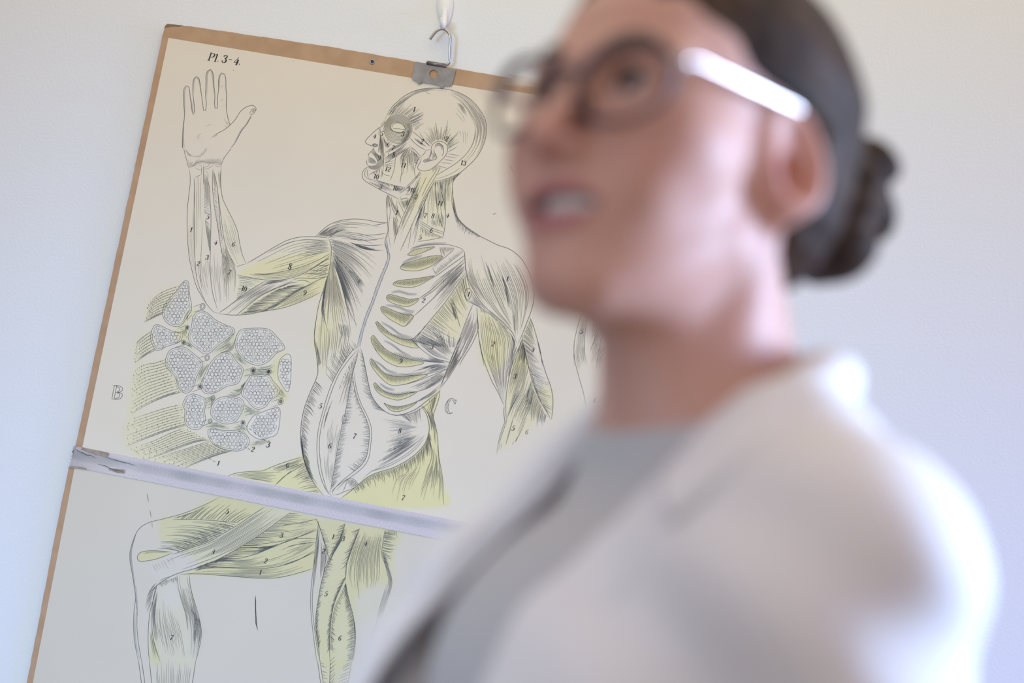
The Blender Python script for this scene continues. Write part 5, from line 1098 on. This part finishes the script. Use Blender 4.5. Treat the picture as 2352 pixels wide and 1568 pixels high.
def head_field(P):
    p = [BH[i, 0]*P[0]+BH[i, 1]*P[1]+BH[i, 2]*P[2]+BH[i, 3] for i in range(3)]
    ax = np.abs(p[0]); m = (ax, p[1], p[2])
    d = f_ell(p, (0, .012, .050), (.0735, .096, .084))
    d = smin(d, f_ell(p, (0, -.034, .030), (.064, .058, .072)), .02)
    d = smin(d, f_ell(p, (0, -.036, -.030), (.057, .056, .068)), .03)
    d = smin(d, f_ell(p, (0, -.048, -.070), (.042, .046, .035)), .025)
    d = smin(d, f_cap(m, (.050, -.008, -.048), (.018, -.076, -.091), .013, .012), .025)
    d = smin(d, f_sph(p, (0, -.083, -.091), .0168), .018)
    d = smin(d, f_ell(m, (.046, -.058, -.006), (.021, .024, .020)), .040)            # cheekbones
    d = smin(d, f_ell(m, (.033, -.074, -.034), (.0145, .0145, .016)), .028)            # cheeks lifted by the smile
    d = smin(d, f_cap(m, (.012, -.088, .041), (.047, -.070, .041), .0085, .008), .016)  # brow
    d = smax(d, -f_ell(m, (.031, -.104, .023), (.020, .017, .013)), .014)            # eye sockets
    lid = f_ell(m, (.031, -.0785, .023), (.0155, .0125, .0125))
    lid = smax(lid, -f_ell(m, (.0315, -.0935, .0225), (.0125, .010, .0048)), .003)
    d = smin(d, lid, .006)
    nose = f_cap(p, (0, -.089, .034), (0, -.106, .006), .0070, .0076)
    nose = smin(nose, f_cap(p, (0, -.106, .006), (0, -.1225, -.0165), .0076, .0092), .008)
    nose = smin(nose, f_ell(m, (.0105, -.1060, -.0190), (.0078, .0110, .0070)), .006)
    nose = smin(nose, f_cap(p, (0, -.114, -.022), (0, -.099, -.028), .0060), .006)
    nose = smax(nose, -f_ell(m, (.0066, -.1120, -.0270), (.0036, .0070, .0050)), .003)
    d = smin(d, nose, .012)
    # mouth: muzzle, lips, open smile
    d = smin(d, f_ell(p, (0, -.078, -.050), (.030, .026, .026)), .018)
    lipu = np.minimum(f_cap(m, (.0, -.1035, -.0424), (.012, -.1010, -.0415), .0042, .0040), f_cap(m, (.012, -.1010, -.0415), (.030, -.0875, -.0445), .0040, .0022))
    lipl = np.minimum(f_cap(m, (.0, -.1015, -.0612), (.013, -.0985, -.0600), .0056, .0050), f_cap(m, (.013, -.0985, -.0600), (.030, -.0870, -.0455), .0050, .0022))
    d = smin(d, np.minimum(lipu, lipl), .005)
    d = smax(d, -f_ell(m, (0, -.098, -.0507-.0), (.0245, .0155, .0058)), .003)
    # ears
    ca, sa = math.cos(-.32), math.sin(-.32)
    ey, ez = p[1]-.012, p[2]-.001
    q = (ax-.0765-np.clip(ey, -.03, .03)*0.42, ey*ca-ez*sa, ey*sa+ez*ca)
    ear = f_ell(q, (0, 0, .003), (.0060, .0190, .0325))
    ear = smin(ear, f_ell(q, (-.002, -.006, -.022), (.0055, .0105, .0120)), .006)
    rim = np.abs(np.sqrt((q[1]/.0168)**2+((q[2]-.004)/.0290)**2)-1)*.0190
    ear = smin(ear, np.sqrt(rim**2+(q[0]-.0045)**2)-.0034, .004)
    ear = smin(ear, f_ell(m, (.0660, .004, -.001), (.0095, .0200, .0270)), .010)
    ear = smax(ear, -f_ell(q, (.0070, -.003, -.005), (.0100, .0100, .0145)), .004)
    ear = smax(ear, -f_ell(q, (.0075, .001, .014), (.0050, .0085, .0110)), .004)
    ear = smin(ear, f_ell(q, (.002, -.0150, -.004), (.0045, .0045, .0070)), .004)
    d = smin(d, ear, .010)
    return d
NK0, NK1 = h2b((0, .028, -.030)), np.array((0, .030, -.045))
def neck_field(P):
    d = f_cap(P, NK1, NK0, .054, .050)
    d = smin(d, f_cap(P, (0, .005, -.055), h2b((0, -.015, -.050)), .040, .036), .03)
    for s in (-1, 1): d = smin(d, f_cap(P, (s*.020, -.040, -.075), h2b((s*.052, .022, -.038)), .011, .012), .022)
    return d
def arch(P):                                       # chest carried forward, hips back under the shoulders
    z = P[2]; w = np.where(z > -.28, .24*np.clip(-z, 0, .28), .0672*np.clip(1+(z+.28)/.62, 0, 1))
    return (P[0], P[1]+w, P[2])
def torso_field(P):
    P = arch(P); ax = np.abs(P[0]); m = (ax, P[1], P[2])
    d = f_ell(P, (0, .010, -.200), (.145, .098, .250))
    d = smin(d, f_ell(P, (0, .015, -.470), (.125, .090, .160)), .06)
    d = smin(d, f_ell(P, (0, .020, -.620), (.165, .115, .150)), .06)
    d = smin(d, f_ell(m, (.070, -.062, -.195), (.066, .068, .080)), .04)
    d = smin(d, f_ell(P, (0, -.052, -.092), (.085, .086, .092)), .04)
    d = smin(d, f_cap(m, (.030, .030, .005), (.150, .012, -.030), .042, .050), .05)
    d = smin(d, f_cap(m, (.010, -.030, -.070), (.130, -.006, -.030), .026, .034), .045)
    return d
ARM = [(.158, .008, -.040), (.196, .030, -.310), (.172, -.105, -.520)]
def limbs_field(P):
    m = (np.abs(P[0]), P[1], P[2])
    d = f_cap(m, ARM[0], ARM[1], .050, .040)
    d = smin(d, f_cap(m, ARM[1], ARM[2], .040, .028), .02)
    l = f_cap(m, (.085, .020, -.680), (.088, .012, -.985), .082, .056)
    l = smin(l, f_cap(m, (.088, .012, -.985), (.092, .035, FLOOR_B+.085), .056, .038), .03)
    return smin(d, l, .03)
def body_field(P):
    d = np.full(P[0].shape, 9.0, np.float32)
    zs = P[2][0, 0]; k = zs > -.16
    if k.any():
        p = [a[:, :, k] for a in P]; d[:, :, k] = smin(head_field(p), neck_field(p), .022)
    k2 = zs < .12
    p = [a[:, :, k2] for a in P]
    t = smin(torso_field(p), limbs_field(p), .04)
    d[:, :, k2] = smin(d[:, :, k2], t, .045)
    return d
def axis(*segs):
    out = [segs[0][0]]
    for a, b, h in segs:
        n = max(1, int(round((b-a)/h))); out += list(np.linspace(a, b, n+1)[1:])
    return np.array(out)
xs = axis((-.32, -.115, .012), (-.115, .125, .0024), (.125, .32, .012))
ys = axis((-.24, -.175, .012), (-.175, .155, .0024), (.155, .20, .012))
zs = axis((FLOOR_B-.02, -.12, .016), (-.12, .06, .005), (.06, .37, .0024))
V, F = surface_nets(body_field, xs, ys, zs)
V = relax(V, F, 2, 0.4)
# skin and lips
m_skin = mat('skin', (0.72, 0.50, 0.42), 0.55, Subsurface_Weight=0.2, Subsurface_Scale=0.012)
bsdf(m_skin).inputs['Subsurface Radius'].default_value = (1.0, 0.35, 0.2)
_at = node(m_skin, 'ShaderNodeAttribute'); _at.attribute_name = 'complexion_and_ear_light'
link(m_skin, _at.outputs['Color'], bsdf(m_skin).inputs['Base Color'])
hp_ = (np.c_[V, np.ones(len(V))] @ BH.T)[:, :3]
def near_path(p, pts):
    m = (np.abs(p[:, 0]), p[:, 1], p[:, 2]); d = np.full(len(p), 9.0)
    for a, b in zip(pts[:-1], pts[1:]): d = np.minimum(d, f_cap(m, a, b, 0.0))
    return d
du = near_path(hp_, [(.0, -.1045, -.0424), (.012, -.1020, -.0415), (.030, -.0885, -.0445)])
dl = near_path(hp_, [(.0, -.1030, -.0612), (.013, -.1000, -.0600), (.030, -.0880, -.0455)])
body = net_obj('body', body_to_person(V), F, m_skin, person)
base = np.tile(np.array([0.56, 0.322, 0.250]), (len(V), 1))
def patch(c, r, col, k):
    m = np.c_[np.abs(hp_[:, 0]), hp_[:, 1:]]; w = np.exp(-(((m-np.array(c))/np.array(r))**2).sum(1))[:, None]*k
    base[:] = base*(1-w)+np.array(col)*w
patch((.045, -.075, -.020), (.022, .03, .020), (0.57, 0.275, 0.215), 0.55)
patch((.006, -.118, -.018), (.014, .012, .012), (0.55, 0.285, 0.245), 0.6)
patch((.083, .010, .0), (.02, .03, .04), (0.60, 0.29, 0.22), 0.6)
patch((.080, .006, -.004), (.014, .014, .017), (0.38, 0.11, 0.06), 0.85)  # ear hollow: shade and red light through the ear, put into the skin colour
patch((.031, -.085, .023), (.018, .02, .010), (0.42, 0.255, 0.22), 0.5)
lw = np.clip(1-np.minimum((du-.0036)/.0022, (dl-.0050)/.0022), 0, 1)[:, None]
base = base*(1-lw)+np.array((0.42, 0.15, 0.16))*lw
cv = f_ell((hp_[:, 0], hp_[:, 1], hp_[:, 2]), (0, -.098, -.0507), (.0252, .0160, .0062)); cw = (np.clip(1-(cv-.0002)/.0016, 0, 1)*np.clip((hp_[:, 1]+.1015)/.004, 0, 1))[:, None]
base = base*(1-cw)+np.array((0.13, 0.045, 0.045))*cw      # inside of the mouth
ca = body.data.color_attributes.new('complexion_and_ear_light', 'FLOAT_COLOR', 'POINT')
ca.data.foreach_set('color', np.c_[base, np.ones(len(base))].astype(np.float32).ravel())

def head_obj(name, V, F, material, smooth=True, parent=None):
    V = np.array([h2b(v) for v in V]); return mesh_obj(name, body_to_person(V), F, material, parent or body, smooth)
# eyes, teeth, brows
m_eye = mat('eye_white', (0.50, 0.48, 0.47), 0.2); m_iris = mat('iris', (0.05, 0.065, 0.07), 0.25); m_pupil = mat('pupil', (0.01, 0.01, 0.01), 0.1)
gaze = Vector((-0.12, -1.0, 0.02)).normalized()
for s in (-1, 1):
    c = Vector((s*.031, -.0782, .0225)); bm = bmesh.new(); bmesh.ops.create_uvsphere(bm, u_segments=28, v_segments=20, radius=.0118)
    q = Vector((0, 0, 1)).rotation_difference(gaze)
    Vv = [c + q @ v.co for v in bm.verts]; Ff = [[v.index for v in f.verts] for f in bm.faces]
    zc = [max((v.co.normalized().z for v in f.verts)) for f in bm.faces]; bm.free()
    e = head_obj('eyeball', Vv, Ff, [m_eye, m_iris, m_pupil])
    e.data.polygons.foreach_set('material_index', [2 if z > .985 else 1 if z > .885 else 0 for z in zc])
Vv, Ff = [], []
for k in range(-5, 6):
    a = k*0.205; w = (.0042, .0036, .0040, .0034, .0034, .0032)[abs(k)]
    cx, cy = .0245*math.sin(a)*1.0, -.0745-.0215*math.cos(a)
    b0 = len(Vv); tdir = Vector((math.cos(a), .0215/.0245*math.sin(a), 0)).normalized(); n_ = Vector((math.sin(a), -math.cos(a), 0))
    for zz, ww, out in ((-.0440, .85, .000), (-.0462, 1.0, .0016), (-.0502, 1.0, .0018), (-.0540 if abs(k) < 5 else -.0530, .90, .0008), (-.0546 if abs(k) < 5 else -.0534, .7, -.0005)):
        for x_, o_ in ((-1, -.0016), (-.6, .0002), (.6, .0002), (1, -.0016)):
            Vv.append(Vector((cx, cy, zz)) + tdir*w*ww*x_ + n_*(out+o_))
    for r in range(4):
        for q_ in range(3): i0 = b0+r*4+q_; Ff.append((i0, i0+1, i0+5, i0+4))
head_obj('teeth', Vv, Ff, mat('teeth', (0.78, 0.74, 0.66), 0.2))
m_lash = mat('eyelashes', (0.035, 0.025, 0.022), 0.8)
for s in (-1, 1):
    Vv, Ff = [], []
    pts = smooth_path([(s*.0185, -.0880, .0225), (s*.0245, -.0915, .0272), (s*.0320, -.0925, .0288), (s*.0400, -.0895, .0268), (s*.0450, -.0855, .0235)], 20)
    add_tube(Vv, Ff, pts, [.0006+.0013*math.sin(PI*k/19) for k in range(20)], 8); head_obj('upper_eyelashes', Vv, Ff, m_lash)
m_brow = mat('eyebrow_hair', (0.12, 0.075, 0.055), 0.8)
for s in (-1, 1):
    Vv, Ff = [], []
    pts = smooth_path([(s*.013, -.0955, .0430), (s*.024, -.0925, .0480), (s*.036, -.0860, .0500), (s*.050, -.0735, .0440)], 18)
    add_tube(Vv, Ff, pts, list(np.interp(np.linspace(0, 1, 18), [0, .25, .7, 1], [.0030, .0042, .0034, .0010])), 8)
    head_obj('eyebrow', Vv, Ff, m_brow)

# hair: combed back to a bun low on the back of the head
m_hair = mat('brown_hair', (0.085, 0.055, 0.042), 0.6, Specular_IOR_Level=0.12)
noise_color(m_hair, 30.0, (0.018,0.010,0.006), (0.085,0.050,0.030), 0.3, 0.75, 5.0, (1.0, 1.0, 1.0))
def hair_field(P):
    p = [BH[i, 0]*P[0]+BH[i, 1]*P[1]+BH[i, 2]*P[2]+BH[i, 3] for i in range(3)]
    ax = np.abs(p[0]); m = (ax, p[1], p[2])
    d = f_ell(p, (0, .036, .058), (.0830, .1210, .0930))
    d = smin(d, f_ell(p, (0, .075, .000), (.064, .056, .064)), .03)
    # hairline: forehead and temples stay free
    hl = p[1] + .004 + np.clip((p[2]-.030)*.92, -.03, .046)*np.clip(1.25-(ax/.085)**2*.0, 0, 1.25) - np.clip(.012*np.sin(p[2]*60), -.004, .004)
    d = smax(d, -(hl+.010), .008)
    d = smax(d, -(p[1]-.030+np.clip((p[2]-.036)*6, -.014, .2)), .010)            # behind and above the ear
    d = d + .0012*np.sin(p[0]*260+p[2]*40)*np.sin(p[2]*150+p[1]*60)
    return d
V, F = surface_nets(hair_field, np.arange(-.13, .14, .0032), np.arange(-.12, .23, .0032), np.arange(-.02, .37, .0032))
hair = net_obj('hair', body_to_person(relax(V, F, 4, 0.5)), F, m_hair, body)
def bun_field(P):
    p = [BH[i, 0]*P[0]+BH[i, 1]*P[1]+BH[i, 2]*P[2]+BH[i, 3] for i in range(3)]
    o = (.010, .034, .026)
    d = f_ell(p, (o[0], .128+o[1], .004+o[2]), (.038, .034, .036))
    for c, r in (((.014, .152, .034), (.020, .020, .022)), ((.012, .160, .006), (.019, .018, .024)), ((.022, .110, -.036), (.026, .026, .024)), ((-.018, .142, .012), (.022, .024, .030)), ((-.006, .122, -.034), (.026, .024, .020)), ((.030, .116, -.006), (.018, .022, .024))):
        d = smin(d, f_ell(p, np.array(c)+o, r), .006)
    d = smin(d, f_ell(p, (.004, .108, .008), (.042, .044, .038)), .010)
    an = np.arctan2(p[2]-.030, p[1]-.162); rr = np.sqrt((p[1]-.162)**2+(p[2]-.030)**2)
    d = d + .0022*np.sin(an*5+rr*190+p[0]*120)
    return d
V, F = surface_nets(bun_field, np.arange(-.12, .14, .0032), np.arange(.02, .28, .0032), np.arange(-.02, .32, .0032))
net_obj('hair_bun', body_to_person(relax(V, F, 4, 0.5)), F, m_hair, hair)

# ------------------------------------------------------------------ eyeglasses (a thing of their own, resting on nose and ears)
glasses = empty('eyeglasses', Bm @ Vector(h2b((0, -.098, .018)))); tag(glasses, 'thin framed eyeglasses with shiny pale temples worn by the woman', 'glasses')
glasses.rotation_euler = (0, 0, 0)
def g_obj(name, V, F, material, parent=None, smooth=True):
    o = glasses.location
    W = [(Bm @ Vector(h2b(v))) - o for v in V]
    return mesh_obj(name, W, F, material, parent or glasses, smooth)
m_frame = mat('dark_frame', (0.055, 0.032, 0.046), 0.25)
m_temple = mat('pale_pearl_temple', (0.66, 0.56, 0.52), 0.16, 0.55)
m_lens = mat('lens_glass', (1, 1, 1), 0.03, Transmission_Weight=1.0, IOR=1.02)
def lens_curve(s, k=1.0, n=44):
    out = []
    for a in np.linspace(0, 2*PI, n, endpoint=False):
        x = .0275*k*abs(math.cos(a))**0.82*math.copysign(1, math.cos(a)); z = .0235*k*abs(math.sin(a))**0.85*math.copysign(1, math.sin(a))
        xx = .0372+x; out.append((s*xx, -.1090+(xx/.0335)**2*.0042+.002*z/.02, .0165+z+.0025*(x/.026)))
    return out
for s in (-1, 1):
    c = lens_curve(s)
    Vv, Ff = [], []
    n = len(c); rad = [.0034 if p[2] > .022 else .0021 for p in c]
    add_tube(Vv, Ff, c, rad, 8, closed=True); g_obj('rim', Vv, Ff, m_frame)
    inner = lens_curve(s, 0.985); Vv = []
    for dy in (-.0007, .0007): Vv += [(p[0], p[1]+dy, p[2]) for p in inner]
    g_obj('lens', Vv, [tuple(range(n)), tuple(range(2*n-1, n-1, -1))]+[(i, n+i, n+(i+1) % n, (i+1) % n) for i in range(n)], m_lens, smooth=False)
    Vv, Ff = [], []
    add_tube(Vv, Ff, [(s*.0630, -.0945, .0250), (s*.0690, -.0935, .0290), (s*.0730, -.0880, .0310)], [.0034, .0042, .0036], 10)
    hg = g_obj('hinge', Vv, Ff, m_temple)
    Vv, Ff = [], []
    pts = smooth_path([(s*.0725, -.090, .0310), (s*.0755, -.050, .0325), (s*.0780, -.010, .0340), (s*.0800, .012, .0330), (s*.0775, .028, .0180), (s*.0745, .036, -.004)], 40)
    add_tube(Vv, Ff, pts, list(np.interp(np.linspace(0, 1, 40), [0, .5, .75, 1], [.0034, .0036, .0026, .0022])), 12, flat=1.0); g_obj('temple', Vv, Ff, m_temple)
    Vv, Ff = [], []
    add_tube(Vv, Ff, smooth_path([(s*.0115, -.1070, .014), (s*.0125, -.1015, .008), (s*.0130, -.1005, .001)], 8), [.0008]*4+[.0022]*4, 8); g_obj('nose_pad', Vv, Ff, m_frame)
Vv, Ff = [], []
add_tube(Vv, Ff, smooth_path([(-.0105, -.1075, .0215), (-.004, -.1105, .0265), (.004, -.1105, .0265), (.0105, -.1075, .0215)], 14), .0020, 8); g_obj('bridge', Vv, Ff, m_frame)

# ------------------------------------------------------------------ clothes
m_shirt = mat('grey_jersey', (0.47, 0.48, 0.49), 0.9)
noise_bump(m_shirt, 260.0, 0.15, 0.0006)
def shirt_field(P):
    d = smin(torso_field(P), neck_field(P)+.004, .045)-.007
    d = smax(d, P[2]-.050-0.12*(P[1]+.030), .005)
    return smax(d, -(P[2]+.60), .01)
V, F = surface_nets(shirt_field, np.arange(-.26, .261, .007), np.arange(-.26, .18, .006), np.arange(-.64, .14, .006))
net_obj('shirt', body_to_person(relax(V, F, 4)), F, m_shirt, body)
m_coat = mat('white_coat_cotton', (0.755, 0.765, 0.775), 0.85)
noise_bump(m_coat, 420.0, 0.12, 0.0005)
def coat_outer(P):
    ax = np.abs(P[0]); m = (ax, P[1], P[2])
    d = torso_field(P)-.022
    d = smin(d, f_ell(arch(P), (0, -.010, -.310), (.150, .125, .280)), .05)
    skirt = f_cap((P[0], P[1]*1.35, P[2]), (0, .01, -.35), (0, .015, -1.0), .160, .235)
    skirt = smax(skirt, -(P[2]+1.0), .01)
    d = smin(d, skirt, .06)
    a = f_cap(m, (.148, .010, -.054), (ARM[1][0]+.012, ARM[1][1], ARM[1][2]), .062, .060)
    a = smin(a, f_cap(m, (ARM[1][0]+.012, ARM[1][1], ARM[1][2]), (ARM[2][0]-.004, ARM[2][1], ARM[2][2]), .058, .050), .02)
    a = a + .0035*np.sin(P[2]*70+P[1]*60)*np.clip(-(P[2]+.06)*6, 0, 1)
    d = smin(d, a, .028)
    return d
def path_field(P, pts, r):
    d = None
    for a, b in zip(pts[:-1], pts[1:]):
        e = f_cap(P, a, b, r); d = e if d is None else smin(d, e, .02)
    return d
def coat_field(P):
    d = coat_outer(P)
    # the two open fronts swing forward, clear of the shirt
    d = smin(d, path_field(P, [(-.088, .004, .046), (-.088, -.112, -.054), (-.085, -.146, -.100), (-.080, -.180, -.260), (-.075, -.160, -.45)], .036), .030)
    d = smin(d, path_field(P, [(.090, .014, .040), (.092, -.044, -.047), (.094, -.080, -.092), (.088, -.130, -.260), (.080, -.130, -.45)], .034), .030)
    # soft folds in the cloth
    f = .0050*np.sin((P[1]*.75+P[2]*.62+P[0]*.35)*58+1.3*np.sin(P[2]*14))*np.clip((.055-P[2])*12, 0, 1)*np.clip((P[0]-.05)*14, 0.12, 1)
    d = d + f
    v = smax(smax(np.abs(P[0]-.001)-.064-np.clip(P[2]*.10, -.02, .02), P[1]+.005, .006), -(P[2]+.62), .006)
    d = smax(d, -v, .006)
    d = smax(d, -f_cap((P[0]*0.93, P[1], P[2]), (0, .03, -.10), (0, .018, .16), .068, .080), .010)
    return d
V, F = surface_nets(coat_field, np.arange(-.34, .345, .0055), np.arange(-.32, .26, .0055), axis((-1.04, -.30, .010), (-.30, .10, .0055)))
coat = net_obj('coat', body_to_person(relax(V, F, 8)), F, m_coat, person)
# collar and lapels: folded bands of cloth
def strip(name, inner, outer, bow, thick, n=46, m=8):
    a, b = smooth_path(inner, n), smooth_path(outer, n); V, F = [], []
    t = np.gradient(a, axis=0)
    for i in range(n):
        nn = np.cross(t[i], b[i]-a[i]); nn /= max(np.linalg.norm(nn), 1e-9)
        if nn[1] > 0 and abs(nn[1]) > abs(nn[2]) or nn[2] < -.5: nn = -nn
        for j in range(m):
            u = j/(m-1); V.append(a[i]*(1-u)+b[i]*u + nn*bow*math.sin(PI*u))
    for i in range(n-1):
        for j in range(m-1): k = i*m+j; F.append((k, k+1, k+m+1, k+m))
    o = mesh_obj(name, body_to_person(np.array(V)), F, m_coat, coat, True)
    md = o.modifiers.new('cloth', 'SOLIDIFY'); md.thickness = thick; md.offset = 0.0
    return o
lap_in = [(.052, -.060, .016), (.050, -.090, -.014), (.048, -.124, -.047), (.046, -.170, -.092), (.044, -.222, -.20), (.042, -.232, -.32)]
lap_out = [(.112, -.076, .010), (.104, -.100, -.012), (.088, -.136, -.050), (.080, -.178, -.098), (.066, -.224, -.20), (.050, -.230, -.32)]
mv = lambda L, s, dx, dy: [(s*(x+dx), y+dy*min(1, max(0, (.03-z)/.06)), z) for x, y, z in L]
strip('lapel', mv(lap_in, -1, .010, -.010), mv(lap_out, -1, .008, -.010), .004, .004)
strip('lapel', mv(lap_in, 1, .012, .034), mv(lap_out, 1, .010, .030), .004, .004)
m_dark_band = mat('dark_band_cloth', (0.10, 0.088, 0.092), 0.9)  # dark band laid along the far lapel's inner edge
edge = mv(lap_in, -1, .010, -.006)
edge_band = strip('dark_edge_band', [(x-.002, y+.000, z) for x, y, z in [(-.070, -.022, .052)]+edge], [(x+.016, y+.003, z) for x, y, z in [(-.074, -.022, .052)]+edge], .002, .003)
edge_band.data.materials.clear(); edge_band.data.materials.append(m_dark_band)
inn = [(.066, -.046, .024), (.073, -.022, .050), (.076, .018, .076), (.056, .054, .090), (0, .082, .095)]
out = [(.124, -.082, -.004), (.136, -.030, .036), (.108, .026, .060), (.070, .066, .064), (0, .094, .056)]
mir = lambda L: [(-a, b, c) for a, b, c in L[-2::-1]]
strip('collar', inn+mir(inn), out+mir(out), .010, .005, 90, 8)
# trousers and shoes below the coat
m_trs = mat('dark_trousers', (0.05, 0.055, 0.07), 0.9)
def trs_field(P):
    m = (np.abs(P[0]), P[1], P[2])
    d = smin(f_cap(m, (.085, .020, -.680), (.088, .012, -.985), .092, .068), f_cap(m, (.088, .012, -.985), (.092, .035, FLOOR_B+.06), .068, .060), .03)
    return smax(d, -(P[2]-FLOOR_B-.045), .006)
V, F = surface_nets(trs_field, np.arange(-.21, .215, .01), np.arange(-.12, .16, .01), np.arange(FLOOR_B, -.5, .012))
net_obj('trousers', body_to_person(relax(V, F, 4)), F, m_trs, person)
m_shoe = mat('white_shoe', (0.7, 0.7, 0.7), 0.5)
for s in (-1, 1):
    def shoe(P, s=s):
        d = smin(f_ell(P, (s*.092, .030, FLOOR_B+.045), (.042, .060, .055)), f_ell(P, (s*.096, -.070, FLOOR_B+.026), (.046, .105, .036)), .03)
        return smax(d, -(P[2]-FLOOR_B-.001), .004)
    V, F = surface_nets(shoe, np.arange(s*.095-.07, s*.095+.071, .007), np.arange(-.20, .12, .007), np.arange(FLOOR_B-.02, FLOOR_B+.13, .007))
    net_obj('shoe', body_to_person(relax(V, F, 4)), F, m_shoe, person)
